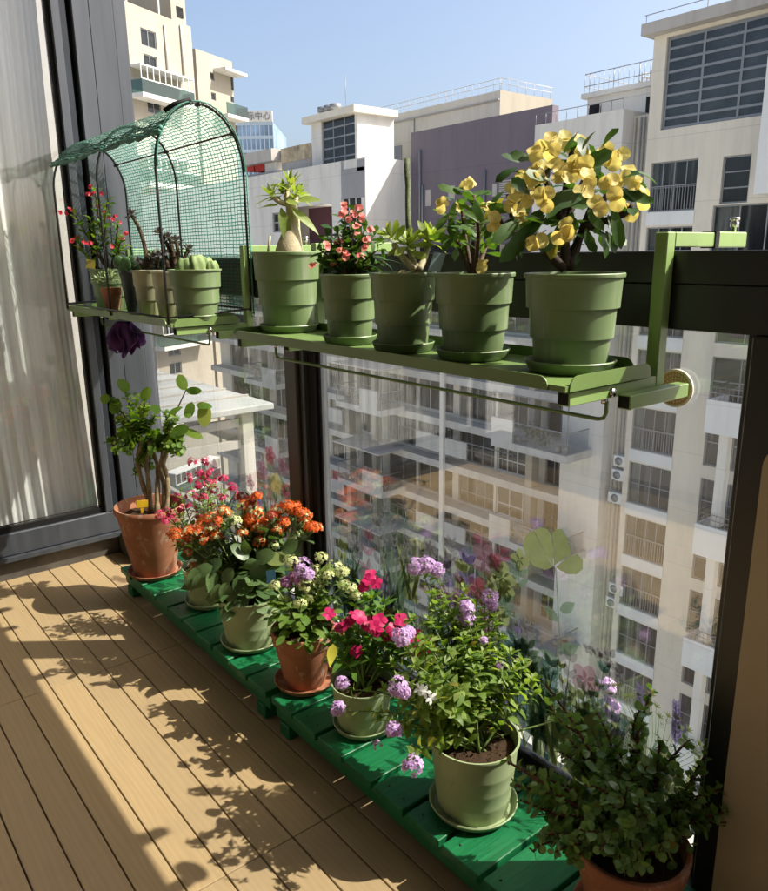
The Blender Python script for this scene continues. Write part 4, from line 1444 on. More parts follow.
# b1 big terracotta with twisted pale stems and round leaves
random.seed(301)
o, s0 = pot_thing('potted_plant', 'tall weathered terracotta pot with twisted pale stems and round leaves by the door', (.905, 2.452), BZ, .121, .252, 'cone', M['terra'], GB, .093, M['terra'], 0, .86)
dp = depth(s0)
st, lf = MB(), MB()
trunks = [[(150, 503), (147, 485), (146, 462), (150, 440)], [(156, 504), (152, 488), (158, 465), (152, 445)], [(160, 504), (165, 490), (160, 470), (163, 445)], [(153, 503), (142, 480), (137, 460), (140, 436)], [(163, 503), (170, 485), (163, 465), (168, 440)]]
tips = [(112, 400), (124, 388), (135, 395), (145, 402), (118, 420), (130, 425), (108, 442), (142, 420), (155, 415), (165, 412), (176, 418), (128, 445), (115, 452), (150, 432), (172, 432), (180, 440), (138, 462), (160, 440), (176, 455), (132, 410), (152, 450), (166, 425), (120, 432), (126, 452), (170, 448), (146, 452), (158, 432), (140, 440), (116, 412), (182, 448), (150, 470), (135, 474)]
TT = []
for pp in trunks:
    P = [atd(x, y, dp + rnd(-.025, .025)) for x, y in pp]
    P[0].z = s0.z - .01
    path = bez(P[0], P[1] + rvec(.025), P[2], 7)[:-1] + bez(P[2], P[2].lerp(P[3], .5) + rvec(.015), P[3], 5)
    st.tube(path, lambda t: .0098 * (1 - .35 * t) * (1 + .16 * sin(t * 27)), 9)
    TT.append(path[-1])
st.build('trunks', M['bark_brown'], o)
st = MB()
for (x, y) in tips:
    T = atd(x, y, dp + rnd(-.07, .08))
    B = min(TT, key=lambda p: (p - T).length)
    path = bez(B, B.lerp(T, .5) + rvec(.02), T, 7)
    st.tube(path, .004, 6, 0, .002)
    stem_leaves(lf, path, .05, 1.0, 30, .024, .020, 'round', .25, .12)
path = bez(TT[2], atd(176, 410, dp), atd(187, 388, dp - .02), 8); st.tube(path, .003, 6, 0, .002)
for (a, b, W) in (((186, 390), (178, 377), .038), ((186, 390), (199, 392), .028), ((190, 412), (185, 416), .03), ((204, 402), (205, 424), .048), ((196, 405), (210, 406), .03), ((183, 430), (200, 436), .03), ((188, 418), (190, 404), .034), ((128, 392), (120, 380), .04), ((140, 398), (150, 392), .045),
                  ((110, 400), (101, 398), .036), ((118, 398), (112, 412), .04), ((148, 404), (140, 414), .045), ((172, 432), (186, 428), .04), ((168, 416), (180, 408), .03), ((152, 405), (158, 412), .03), ((185, 432), (172, 438), .03)):
    A, B = atd(a[0], a[1], dp - .04), atd(b[0], b[1], dp - .05)
    lf.leaf(A, B - A, toward(A) + UP * .4, (B - A).length * 1.15, W, .1, .1, 'round', 6)
st.build('twigs', M['stem_brown'], o); lf.build('foliage', LF['round'], o)
tg = MB()
for P in ([(136, 501), (148, 500), (148, 507), (137, 508)], [(140.5, 508), (143.5, 508), (143, 513), (141, 513)]):
    P = [atd(x, y, dp - .07) for x, y in P]
    tg.add(P + [p + Vector((0, .002, 0)) for p in P], [(0, 1, 2, 3), (7, 6, 5, 4), (0, 4, 5, 1), (1, 5, 6, 2), (2, 6, 7, 3), (3, 7, 4, 0)], 0, True)
tg.build('plant_tag', M['yellow_tag'], o)

# b2 red star flowers
random.seed(302)
o, s0 = pot_thing('potted_plant', 'small sage pot half hidden behind orange flowers, its plant full of crimson blossoms', (.950, 2.110), BZ, .082, .125, 'smooth', M['pot_sage'], GB, .078, M['pot_sage'])
dp = depth(s0)
st, lf = MB(), MB()
tips = [(205, 472), (214, 478), (190, 478), (225, 490), (236, 492), (180, 492), (172, 505), (168, 520), (200, 490), (212, 500), (226, 505), (195, 505), (182, 515), (205, 515), (220, 515), (240, 505), (170, 535), (190, 530), (210, 485), (235, 515), (176, 545), (165, 512)]
for (x, y) in tips:
    T = atd(x, y, dp + rnd(-.08, .06))
    path = bez(s0 + rvec(.02) * Vector((1, 1, 0)), s0.lerp(T, .5) + UP * .03 + rvec(.02), T, 8)
    st.tube(path, .0028, 5, 0, .0015)
    stem_leaves(lf, path, .3, 1.0, 20, .028, .014, 'ovate', .3, .15, nseg=3)
st.build('stems', M['stem_green'], o); lf.build('foliage', LF['plum'], o)
pts = [(205, 461), (193, 462), (188, 478), (203, 477), (207, 483), (211, 484), (199, 484), (191, 496), (203, 498), (213, 490), (217, 478), (232, 487), (233, 495), (224, 478), (190, 507), (166, 512), (165, 522), (160, 515), (181, 508), (209, 473), (199, 473), (176, 498), (221, 498), (196, 515), (172, 518), (212, 506)]
flowers(o, 'flower_cluster', pts, dp - .05, lambda mb, P, q: cluster(mb, P, toward(P) + UP, rnd(.013, .020), 11, .0080, 5, .7, 0, 3), FL['crimson'], .04)

# b3 orange kalanchoe
random.seed(303)
c3b = (.930, 1.793)
o, s0 = pot_thing('potted_plant', 'sage green pot of orange flower heads over thick rounded leaves', c3b, BZ, .0935, .150, 'smooth', M['pot_sage'], GB, .090, M['pot_sage'])
dp = depth(s0)
st, lf = MB(), MB()
H = [(181, 537, 9, 'o'), (189, 531, 8, 'o'), (201, 526, 9, 'o'), (213, 528, 9, 'o'), (215, 520, 8, 'o'), (209, 533, 6, 'o'), (252, 521, 10, 'o'), (259, 527, 8, 'p'), (247, 536, 6, 'p'), (242, 498, 8, 'r'), (253, 500, 7, 'r'), (244, 505, 6, 'p'), (254, 511, 8, 'p'), (280, 510, 10, 'o'), (293, 507, 9, 'o'), (300, 512, 8, 'o'),
     (286, 523, 9, 'o'), (281, 531, 7, 'p'), (305, 522, 6, 'p'), (311, 527, 8, 'o'), (219, 540, 6, 'p'), (234, 520, 7, 'b'), (202, 566, 6, 'p'), (260, 541, 6, 'p'), (294, 535, 6, 'b'), (271, 515, 6, 'r'), (266, 520, 6, 'o'), (189, 573, 4, 'b'), (187, 544, 5, 'p'), (241, 552, 5, 'p'), (225, 512, 6, 'p'), (205, 540, 5, 'p'), (274, 545, 5, 'b'), (248, 524, 6, 'o')]
H = H + [(x + rnd(-10, 10), y + rnd(-5, 7), r * .85, k if k != 'r' else 'o') for (x, y, r, k) in H[::2] if k in 'or'] + [(x + rnd(-9, 9), y + rnd(-4, 8), r * .8, 'p') for (x, y, r, k) in H if k in 'op']
for (x, y, r, k) in H:
    P = atd(x, y, dp + rnd(-.05, .04))
    mb = MB(); R_ = r * dp / FPX
    if k == 'b': cluster(mb, P, UP + toward(P) * .4, R_ * 1.15, 34, .0058, 4, .55)
    elif k == 'p': cluster(mb, P, UP + toward(P) * .4, R_ * 1.15, 30, .0062, 4, .6, 0); cluster(mb, P, UP, R_ * 1.1, 22, .0055, 4, .6, 1)
    else: cluster(mb, P, UP + toward(P) * .3, R_ * 1.0, 50, .0062, 4, .5, 0, 3)
    mats = {'o': [FL['orange']], 'r': [FL['rust']], 'p': [FL['orange'], FL['bud']], 'b': [FL['bud']]}[k]
    if k == 'p': mats = [leafm_p, FL['bud']] if 'leafm_p' in globals() else [FL['orange'], FL['bud']]
    mb.build('flower_head', mats, o)
    B = Vector((s0.x, s0.y, s0.z)) + rvec(.03) * Vector((1, 1, 0))
    path = bez(B, B.lerp(P, .55) + UP * .02 + rvec(.01), P - UP * .004, 7)
    st.tube(path, .0028, 6, 0, .0018)
    for q in range(5):
        d = rvec(.012); st.tube([path[-2], P + d - UP * .003], .0011, 4)
    stem_leaves(lf, path, .25, .75, 4, .050, .034, 'obovate', .25, .12, nseg=5)
for i in range(75):
    a = rnd(0, 2 * pi); q = rnd(.03, .115)
    P = s0 + Vector((cos(a) * q * .6, sin(a) * q * .6, rnd(.0, .10)))
    lf.leaf(P, Vector((cos(a), sin(a), rnd(-.35, .6))), UP + Vector((cos(a), sin(a), 0)) * .3, rnd(.045, .07), rnd(.032, .046), rnd(.1, .4), rnd(.05, .2), 'obovate', 6)
for (x, y, ang, L) in ((258, 570, -1.8, .065), (250, 565, -2.6, .05), (276, 560, -.3, .06), (240, 553, 2.6, .055), (264, 556, .6, .06), (245, 548, 1.9, .045), (290, 548, .4, .05), (215, 565, -2.4, .05), (200, 580, -2.2, .05), (225, 590, -2.0, .05), (205, 570, -2.6, .05), (195, 575, -1.9, .05), (212, 580, -1.6, .055), (228, 575, -2.2, .05), (190, 585, -2.5, .045), (218, 592, -1.7, .05), (240, 585, -1.5, .06), (232, 598, -1.9, .05)):
    P = atd(x, y, dp - .08)
    d = CR * cos(ang) + UP * sin(ang) + toward(P) * .25
    lf.leaf(P - d * L * .5, d, toward(P) + UP * .5, L * 1.1, L * .75, .15, .08, 'round', 7)
st.build('stems', M['stem_green'], o); lf.build('foliage', LF['kal'], o)
tg = MB(); P = [atd(266, 571, dp - .09), atd(275, 570, dp - .09), atd(276, 586, dp - .095), atd(267, 587, dp - .095)]
tg.add(P + [p + Vector((.001, .0015, 0)) for p in P], [(0, 1, 2, 3), (7, 6, 5, 4), (0, 4, 5, 1), (1, 5, 6, 2), (2, 6, 7, 3), (3, 7, 4, 0)], 0, True)
tg.build('plant_tag', plain('dark_blue_tag', (.02, .07, .10), .5), o)

# b4 pale-budded kalanchoe in terracotta
random.seed(304)
o, s0 = pot_thing('potted_plant', 'terracotta pot with pale yellow-green bud heads and one ball of lilac flowers', (.930, 1.507), BZ, .0845, .155, 'terra', M['terra'], GB, .080, M['terra'])
dp = depth(s0)
st, lf = MB(), MB()
H = [(291, 561, 7, 'b'), (302, 568, 11, 'l'), (295, 577, 7, 'm'), (286, 583, 6, 'm'), (301, 582, 6, 'm'), (275, 585, 5, 'b'), (318, 581, 9, 'b'), (306, 586, 8, 'b'), (312, 595, 8, 'b'), (300, 603, 6, 'b'), (334, 567, 8, 'b'), (342, 572, 6, 'b'), (344, 585, 6, 'b'), (351, 588, 6, 'b'), (356, 595, 6, 'b'), (321, 557, 6, 'b'), (316, 570, 6, 'b'), (285, 598, 5, 'b'), (328, 575, 5, 'b'), (308, 575, 6, 'l')]
for (x, y, r, k) in H:
    P = atd(x, y, dp + rnd(-.05, .03))
    mb = MB(); R_ = r * dp / FPX
    if k == 'b': cluster(mb, P, UP + toward(P) * .6, R_ * 1.1, 44, .0056, 4, .6)
    else: cluster(mb, P, UP + toward(P) * .9, R_, 60, .0070, 5, .8, 0, 3)
    mb.build('flower_head', {'b': FL['bud'], 'l': FL['lilac'], 'm': FL['mauve']}[k], o)
    B = s0 + rvec(.03) * Vector((1, 1, 0))
    path = bez(B, B.lerp(P, .55) + UP * .015 + rvec(.01), P - UP * .003, 7)
    st.tube(path, .0024, 6, 0, .0016)
    for q in range(5):
        d = rvec(.010); st.tube([path[-2], P + d - UP * .003], .001, 4)
    stem_leaves(lf, path, .2, .9, 7, .034, .022, 'obovate', .3, .15, nseg=4)
for i in range(90):
    a = rnd(0, 2 * pi); q = rnd(.02, .10)
    P = s0 + Vector((cos(a) * q * .75, sin(a) * q * .75, rnd(.0, .085)))
    lf.leaf(P, Vector((cos(a), sin(a), rnd(-.3, .7))), UP + Vector((cos(a), sin(a), 0)) * .3, rnd(.030, .050), rnd(.022, .034), rnd(.1, .4), rnd(.05, .2), 'obovate', 5)
st.build('stems', M['stem_green'], o); lf.build('foliage', LF['kal2'], o)

# b5 magenta periwinkle
random.seed(305)
o, s0 = pot_thing('potted_plant', 'short sage pot with magenta five-petalled flowers and pointed leaves', (.935, 1.262), BZ, .0735, .114, 'smooth', M['pot_sage'], GB, .071, M['pot_sage'], 0, .84)
dp = depth(s0)
st, lf = MB(), MB()
tips = [(358, 618), (347, 626), (330, 640), (335, 655), (372, 600), (366, 590), (380, 622), (401, 622), (386, 638), (412, 634), (425, 645), (414, 650), (360, 650), (345, 645), (372, 650), (395, 650), (340, 630), (368, 630), (376, 662), (352, 636), (385, 605), (350, 660)]
for (x, y) in tips:
    T = atd(x, y, dp + rnd(-.05, .05))
    path = bez(s0 + rvec(.02) * Vector((1, 1, 0)), s0.lerp(T, .5) + UP * .025, T, 7)
    st.tube(path, .0028, 6, 0, .0018)
    stem_leaves(lf, path, .35, 1.0, 10, .044, .017, 'ovate', .3, .15, nseg=5)
    rosette(lf, T, UP + rvec(.4), 6, .042, .015, 'ovate', 5, 1.0, .2)
st.build('stems', M['stem_green'], o); lf.build('foliage', LF['vinca'], o)
yl = MB(); A = atd(333, 644, dp - .07); yl.leaf(A, atd(331, 668, dp - .07) - A, toward(A), .055, .026, .05, .15, 'ovate', 6); yl.build('yellow_leaf', leafmat('yellowed_leaf', (.55, .48, .05), (.65, .60, .10)), o)
pts = [(359, 617, .018), (347, 623, .016), (329, 614, .016), (380, 620, .015), (401, 620, .018), (370, 627, .015), (387, 636, .015), (414, 634, .015), (428, 644, .017), (413, 650, .015), (426, 657, .017), (371, 576, .016), (364, 586, .015), (376, 583, .015), (356, 651, .012), (420, 640, .014), (352, 617, .016), (365, 622, .016), (393, 630, .016), (406, 641, .016), (419, 652, .016), (376, 630, .015), (340, 628, .015), (369, 580, .016), (431, 650, .015)]
flowers(o, 'blossom', [(a, b) for a, b, c_ in pts], dp - .04, lambda mb, P, q: petals(mb, P, UP * rnd(.4, 1) + toward(P) * rnd(.4, 1) + CR * rnd(-.5, .5), rnd(.0165, .0205), 5, .95, .12, 'obovate', 0, 5), FL['magenta'], .03)

# b6 lilac plumbago in the large sage pot
random.seed(306)
o, s0 = pot_thing('potted_plant', 'large sage green pot with a sprawling light green shrub of lilac flower heads', (.948, .905), BZ, .0905, .158, 'smooth', M['pot_sage'], GB, .089, M['pot_sage'], 0, .86)
dp = depth(s0)
st, lf = MB(), MB()
tips = [(424, 575, .10), (437, 578, .10), (466, 612, .06), (490, 602, .08), (484, 640, .02), (402, 645, -.02), (398, 680, -.05), (394, 725, -.04), (412, 755, -.08), (345, 690, .10), (345, 712, .08), (430, 620, .06), (445, 600, .08), (455, 630, .05), (475, 625, .05), (500, 640, .04), (512, 655, .03), (525, 668, .03), (535, 680, .02), (540, 692, .02),
        (430, 650, .02), (450, 655, .0), (470, 655, .0), (490, 665, .0), (505, 680, -.02), (520, 690, .0), (415, 665, -.03), (410, 690, -.04), (425, 680, -.05), (445, 680, -.06), (460, 690, -.07), (480, 690, -.05), (420, 710, -.06), (400, 700, -.02), (405, 730, -.03), (436, 700, -.08), (455, 715, -.09), (425, 640, .03), (385, 690, .0), (380, 720, .02),
        (440, 630, .04), (462, 640, .02), (484, 655, .0), (498, 655, .02), (412, 620, .05), (392, 665, .0), (420, 735, -.05), (475, 672, -.03), (432, 665, -.03), (515, 672, .01), (440, 612, .07), (460, 600, .08), (475, 605, .09), (450, 618, .08), (480, 618, .07), (495, 625, .07), (465, 590, .1), (435, 595, .1), (448, 640, .06), (468, 630, .07), (490, 640, .05), (505, 652, .05), (425, 628, .06), (455, 660, .04), (436, 642, .05), (478, 650, .05), (415, 645, .03), (520, 662, .05), (408, 655, .03), (495, 610, .08), (460, 610, .1), (445, 605, .1), (430, 610, .08), (485, 600, .1)]
for (x, y, dd) in tips:
    T = atd(x, y, dp + dd + rnd(-.02, .02))
    B = s0 + rvec(.03) * Vector((1, 1, 0))
    path = bez(B, B.lerp(T, .5) + UP * (.05 if T.z > s0.z else .07) + rvec(.02), T, 9)
    st.tube(path, .0026, 6, 0, .0012)
    stem_leaves(lf, path, .22, 1.0, 19, .028, .0165, 'ovate', .45, .15, nseg=4)
    rosette(lf, T, UP + rvec(.6), 5, .024, .012, 'ovate', 4, 1.1)
path = bez(s0, atd(500, 700, dp), atd(545, 705, dp + .02), 7)
path2 = bez(s0 + Vector((.02, 0, 0)), atd(560, 720, dp + .05), atd(611, 705, dp + .05), 9)
st.tube(path2, .0024, 6, 0, .0014); stem_leaves(lf, path2, .5, .95, 10, .024, .014, 'ovate', .3, .1, nseg=4)
st.build('stems', M['stem_green'], o); lf.build('foliage', LF['plum'], o)
pts = [(416, 566, 10, .09), (426, 565, 10, .09), (437, 570, 8, .09), (466, 608, 9, .05), (467, 619, 8, .05), (490, 597, 9, .08), (484, 640, 4, .01), (402, 637, 11, -.04), (398, 686, 11, -.07), (394, 730, 9, -.06), (412, 765, 12, -.10), (342, 683, 7, .08), (338, 710, 9, .06), (607, 687, 9, .05), (611, 706, 9, .05), (500, 665, 4, .0), (408, 632, 7, -.02), (404, 692, 6, -.07), (492, 604, 6, .07), (378, 745, 5, .0)]
for (x, y, r, dd) in pts:
    P = atd(x, y, dp + dd); mb = MB(); R_ = r * (dp + dd) / FPX
    cluster(mb, P, UP * .5 + toward(P), R_ * .85, 26 if r > 5 else 8, .0082 if r > 5 else .006, 5, .75, 0, 3)
    mb.build('flower_head', FL['lilac'], o)
for (x, y) in ((425, 692), (431, 698), (420, 689)):
    P = atd(x, y, dp - .12); mb = MB(); petals(mb, P, toward(P) + rvec(.5), .013, 5, .6); mb.build('flower_head', FL['white'], o)

# b7 dwarf jade in front
random.seed(307)
o, s0 = pot_thing('potted_plant', 'weathered terracotta pot with a dark bushy jade plant at the front corner', (.955, .552), BZ, .096, .150, 'terra', M['terra'], GB, .085, M['terra'])
dp = depth(s0)
st, lf = MB(), MB()
tips = [(545, 684, .06), (597, 712, .05), (652, 690, .06), (690, 740, .06), (712, 742, .05), (640, 722, .06), (570, 740, .04),
        (720, 790, 0), (728, 812, 0), (705, 830, 0), (690, 845, -.03), (660, 740, .04), (675, 765, .03), (640, 750, .03), (615, 745, .03), (590, 752, .03), (560, 752, .02), (525, 770, .0), (508, 762, 0), (515, 785, -.02), (535, 795, -.02),
        (545, 775, 0), (560, 815, -.06), (545, 835, -.06), (533, 852, -.06), (556, 852, -.08), (580, 830, -.1), (600, 850, -.12), (620, 858, -.12), (640, 850, -.12), (660, 852, -.1), (682, 820, -.06), (655, 800, -.06), (630, 790, -.07), (605, 800, -.08),
        (585, 785, -.05), (600, 768, -.02), (650, 820, -.1), (625, 830, -.12), (690, 800, -.03), (520, 800, -.03), (645, 866, -.11), (575, 862, -.1), (700, 770, .03), (630, 765, 0), (575, 770, 0), (660, 775, 0), (610, 780, -.04), (590, 812, -.1), (640, 805, -.09), (668, 835, -.09), (570, 845, -.1), (610, 840, -.13)]
for i, (x, y, dd) in enumerate(tips):
    T = atd(x, y, dp + dd + rnd(-.02, .02))
    B = s0 + rvec(.04) * Vector((1, 1, 0))
    path = bez(B, B.lerp(T, .5) + UP * (.04 if T.z > s0.z + .05 else .09) + rvec(.03), T, 12)
    st.tube(path, .0040, 6, 0, .0018)
    L = 20 if i < 7 else 24
    m_ = len(path) - 1
    for q in range(L):
        t = .18 + .82 * (q + rnd(-.35, .35)) / (L - 1)
        f = min(max(t * m_, 0), m_ - .001); p = path[int(f)].lerp(path[int(f) + 1], f - int(f))
        tan = (path[int(f) + 1] - path[int(f)]).normalized()
        a = tan.orthogonal().normalized(); a = Matrix.Rotation((q % 2) * pi / 2 + i + rnd(-.6, .6), 3, tan) @ a
        for sg in (-1, 1):
            if rnd(0, 1) < .08: continue
            d = a * sg + tan * rnd(.1, .8) + UP * .2 + rvec(.5)
            s_ = rnd(.7, 1.25) * (1 - .3 * max(0, t - .75) / .25)
            lf.leaf(p + rvec(.003), d, tan * .6 + UP * .6 + rvec(.7), .0195 * s_, .0165 * s_, rnd(-.15, .3), rnd(-.05, .2), 'round' if rnd(0, 1) < .6 else 'obovate', 4)
    if rnd(0, 1) < .7:
        for q in range(4):
            side = bez(path[7], path[8] + rvec(.03), path[9] + rvec(.05), 4)
        st.tube(side, .002, 5, 0, .0014)
        stem_leaves(lf, side, .1, 1.0, 12, .021, .018, 'round', .1, .1)
st.build('stems', M['stem_red'], o); lf.build('foliage', LF['jade'], o)
# ------------------------------------------------------------------ the place around: ground and buildings
random.seed(401)
g = MB(); g.quad((-1500, -1500, -36), (1500, -1500, -36), (1500, 1500, -36), (-1500, 1500, -36))
tag(g.build('ground', M['street']), kind='structure')


M['blind'] = plain('grey_blind', (.085, .09, .095), .8, .2, var=.45, scale=.9)


class Face:
    """a vertical wall plane: P = O + U*u + z, outward normal N"""
    def __init__(s, O, U):
        s.O = Vector((O[0], O[1], 0)); s.U = Vector((U[0], U[1], 0)).normalized()
        s.N = Vector((s.U.y, -s.U.x, 0))
        if s.N.dot(CO - s.O) < 0: s.N = -s.N

    def P(s, u, z, d=0.0):
        p = s.O + s.U * u + s.N * d
        return Vector((p.x, p.y, z))

    def px(s, x, y):
        d = ray(x, y)
        t = (s.O - CO).dot(s.N) / d.dot(s.N)
        q = CO + d * t
        return ((q - s.O).dot(s.U), q.z)

    def rect(s, x0, y0, x1, y1):
        """rectangle from the pixels of two opposite corners"""
        a, b = s.px(x0, y0), s.px(x1, y1)
        return (min(a[0], b[0]), max(a[0], b[0]), min(a[1], b[1]), max(a[1], b[1]))

    def slab(s, mb, u0, u1, z0, z1, d0, d1, mi=0):
        v = [s.P(u, z, d) for z in (z0, z1) for (u, d) in ((u0, d0), (u1, d0), (u1, d1), (u0, d1))]
        mb.add(v, [(0, 3, 2, 1), (4, 5, 6, 7), (0, 1, 5, 4), (1, 2, 6, 5), (2, 3, 7, 6), (3, 0, 4, 7)], mi, True)

    def wall(s, mb, u0, u1, z0, z1, holes=(), rev=.28, mi=0):
        us = sorted({u0, u1, *[h[0] for h in holes], *[h[1] for h in holes]}); zs = sorted({z0, z1, *[h[2] for h in holes], *[h[3] for h in holes]})
        us = [u for u in us if u0 <= u <= u1]; zs = [z for z in zs if z0 <= z <= z1]
        for a, b in zip(us[:-1], us[1:]):
            for c, d in zip(zs[:-1], zs[1:]):
                mu, mz = (a + b) / 2, (c + d) / 2
                if any(h[0] < mu < h[1] and h[2] < mz < h[3] for h in holes): continue
                mb.quad(s.P(a, c), s.P(b, c), s.P(b, d), s.P(a, d), mi)
        for h in holes:
            for (a, b, c, d) in ((h[0], h[0], h[2], h[3]), (h[1], h[1], h[2], h[3])):
                mb.quad(s.P(a, c), s.P(a, d), s.P(a, d, -rev), s.P(a, c, -rev), mi)
            for z in (h[2], h[3]):
                mb.quad(s.P(h[0], z), s.P(h[1], z), s.P(h[1], z, -rev), s.P(h[0], z, -rev), mi)

    def window(s, parent, h, cols=2, rows=2, fr='f_frame', glass='far_glass', back='backing', t=.05, set_=.10, rowfr=None, bars=False):
        u0, u1, z0, z1 = h
        m_ = MB()
        d1, d0 = -set_, -set_ - .06
        s.slab(m_, u0, u0 + t, z0, z1, d0, d1); s.slab(m_, u1 - t, u1, z0, z1, d0, d1)
        s.slab(m_, u0 + t, u1 - t, z0, z0 + t, d0, d1); s.slab(m_, u0 + t, u1 - t, z1 - t, z1, d0, d1)
        for i in range(1, cols):
            u = u0 + (u1 - u0) * i / cols
            s.slab(m_, u - t * .4, u + t * .4, z0 + t, z1 - t, d0 + .004, d1 - .004)
        for i in range(1, rows):
            z = z0 + (z1 - z0) * (i / rows if rowfr is None else rowfr[i - 1])
            s.slab(m_, u0 + t, u1 - t, z - t * .4, z + t * .4, d0 + .008, d1 - .008)
        if bars:
            zz = z0 + (z1 - z0) * .5
            k = int((u1 - u0) / .14)
            for i in range(k):
                u = u0 + t + (u1 - u0 - 2 * t) * (i + .5) / k
                s.slab(m_, u - .012, u + .012, z0 + t, zz, d1 + .02, d1 + .045)
            s.slab(m_, u0 + t, u1 - t, zz, zz + .04, d1 + .02, d1 + .05)
        w = m_.build('window', M[fr], parent)
        m_ = MB(); m_.quad(s.P(u0 + t, z0 + t, -set_ - .03), s.P(u1 - t, z0 + t, -set_ - .03), s.P(u1 - t, z1 - t, -set_ - .03), s.P(u0 + t, z1 - t, -set_ - .03))
        m_.build('pane', M[glass], w)
        m_ = MB(); n = max(1, cols)
        for i in range(n):
            a, b = u0 + (u1 - u0) * i / n, u0 + (u1 - u0) * (i + 1) / n
            m_.quad(s.P(a, z0, -set_ - .17), s.P(b, z0, -set_ - .17), s.P(b, z1, -set_ - .17), s.P(a, z1, -set_ - .17))
        m_.build('room', M[back], w)
        return w


def F(px, py, D):
    p = at(px, py, 0, D); return p.y, p.z


def block(name, label, x0, x1, y0, y1, z0, z1, mat, cat='building'):
    m_ = MB(); m_.box(x0, x1, y0, y1, z0, z1)
    return m_


# ---------------------------------------------------------------- right-hand residential wing, facade on X = 32
D = 32.0
A = empty('apartment_building', (D, 17, -36), 'pale apartment wing with a stack of wide windows beside a plain pier, on the right', 'building')
fa = Face((D, 0), (0, 1))
PITCHZ = 2.805
holes = []
colw = []
for k in range(13):
    z1 = 5.0 - PITCHZ * k
    h = (18.05, 20.32, z1 - 2.12, z1)
    colw.append(h); holes.append(h)
big = (13.2, 20.0, 6.35, 10.10)
slot = (15.75, 16.95, 3.05, 4.95)
low = (12.6, 17.2, .95, 3.0)
rw_ = []
for k in range(12):
    z1 = -.6 - PITCHZ * k
    rw_.append((14.0, 16.55, z1 - 2.2, z1))
w = MB()
fa.wall(w, 8, 20.62, -36, 10.25, holes + [big, slot, low] + rw_, .30)
w.box(D + .31, D + 12, 8, 20.62, -36, 10.25)
w.build('wall', M['f_warm'], A)
w = MB(); w.box(D - .55, D + 12, 7.5, 20.95, 10.26, 10.72); w.build('roof_slab', M['f_conc'], A)
w = MB()
w.box(D - .4, D - .37, 8, 20.9, 11.05, 11.08)
for y in (9, 12, 15, 18, 20.8): w.box(D - .4, D - .37, y, y + .03, 10.725, 11.05)
w.build('roof_railing', M['f_frame'], A)
fa.window(A, big, 4, 8, 'f_frame', back='blind', t=.13, set_=.12)
fa.window(A, slot, 1, 3, 'f_frame', back='f_dark', t=.07)
fa.window(A, low, 4, 1, 'f_frame', t=.07)
for i, h in enumerate(colw): fa.window(A, h, 4, 2, 'f_frame', t=.06, rowfr=[.48], bars=(i % 3 != 2))
for i, h in enumerate(rw_): fa.window(A, h, 2, 2, 'f_frame', t=.07)
for k in range(13):
    z1 = 5.0 - PITCHZ * k - 2.12
    w = MB(); fa.slab(w, 18.02, 20.36, z1 - .60, z1 - .03, .002, .05)
    w.build('spandrel', M['f_blue'], A)
# service shaft with pipes
w = MB()
w.box(D + .5, D + 12, 20.63, 21.70, -36, 7.2)
w.build('shaft_wall', M['f_warm'], A)
for (y, r) in ((20.80, .055), (21.05, .04), (21.25, .05), (21.5, .035)):
    w = MB(); w.tube([(D + .40, y, -36), (D + .40, y, 7.1)], r, 8); w.build('drain_pipe', M['f_conc'], A)
# plain pier and block above it
w = MB(); w.box(D - .35, D + 12, 21.71, 24.3, -36, 7.45)
w.box(D - .349, D + 12, 24.301, 26.9, -1.2, 7.40)
w.build('pier', M['f_white'], A)
w = MB()
yR, zR = F(588, 94, 36.0)
w.box(36, 46, 20.7, yR, 7.46, zR - .25)
w.box(35.75, 46, 20.7, yR + .25, zR - .249, zR)
w.build('roof_storey', M['f_white'], A)
ff = Face((36, 0), (0, 1))
for (a, b, c, d) in ((22.0, 23.4, 7.8, zR - .7), (yR - .9, yR - .15, 7.7, zR - .6)):
    m_ = MB(); ff.slab(m_, a, b, c, d, .005, .03); m_.build('window', M['f_dark'], A)
w = MB()
for z in (zR + .35, zR + .95):
    w.tube([(35.85, 20.8, z), (35.85, yR + .1, z), (45, yR + .1, z)], .022, 6)
for i in range(22):
    y = 20.8 + (yR - 20.7) * i / 21
    w.tube([(35.85, y, zR), (35.85, y, zR + .95)], .022 if i % 5 == 0 else .010, 5)
w.build('roof_railing', M['f_frame'], A)
w = MB()
random.seed(8)
for i in range(6):
    y = 21.0 + i * .72; h_ = rnd(.6, 1.1)
    w.bbox(38.6 + rnd(0, .6), 40.0, y, y + .6, zR + .002, zR + h_, .05)
for i in range(26):
    y = 21.0 + rnd(0, 4.4); hh_ = zR + .5 + rnd(0, .6); w.tube([(38.2, y, zR), (38.2, y, hh_), (38.8, y + rnd(-.5, .5), hh_)], .045, 6)
w.build('roof_plant', M['f_conc'], A)
w = MB()
w.tube([(D - .33, 21.75, 7.9), (D - .33, 26.9, 7.9)], .02, 5)
for i in range(9): w.tube([(D - .33, 21.75 + i * .64, 7.4), (D - .33, 21.75 + i * .64, 7.9)], .015, 5)
w.build('parapet_rail', M['f_frame'], A)
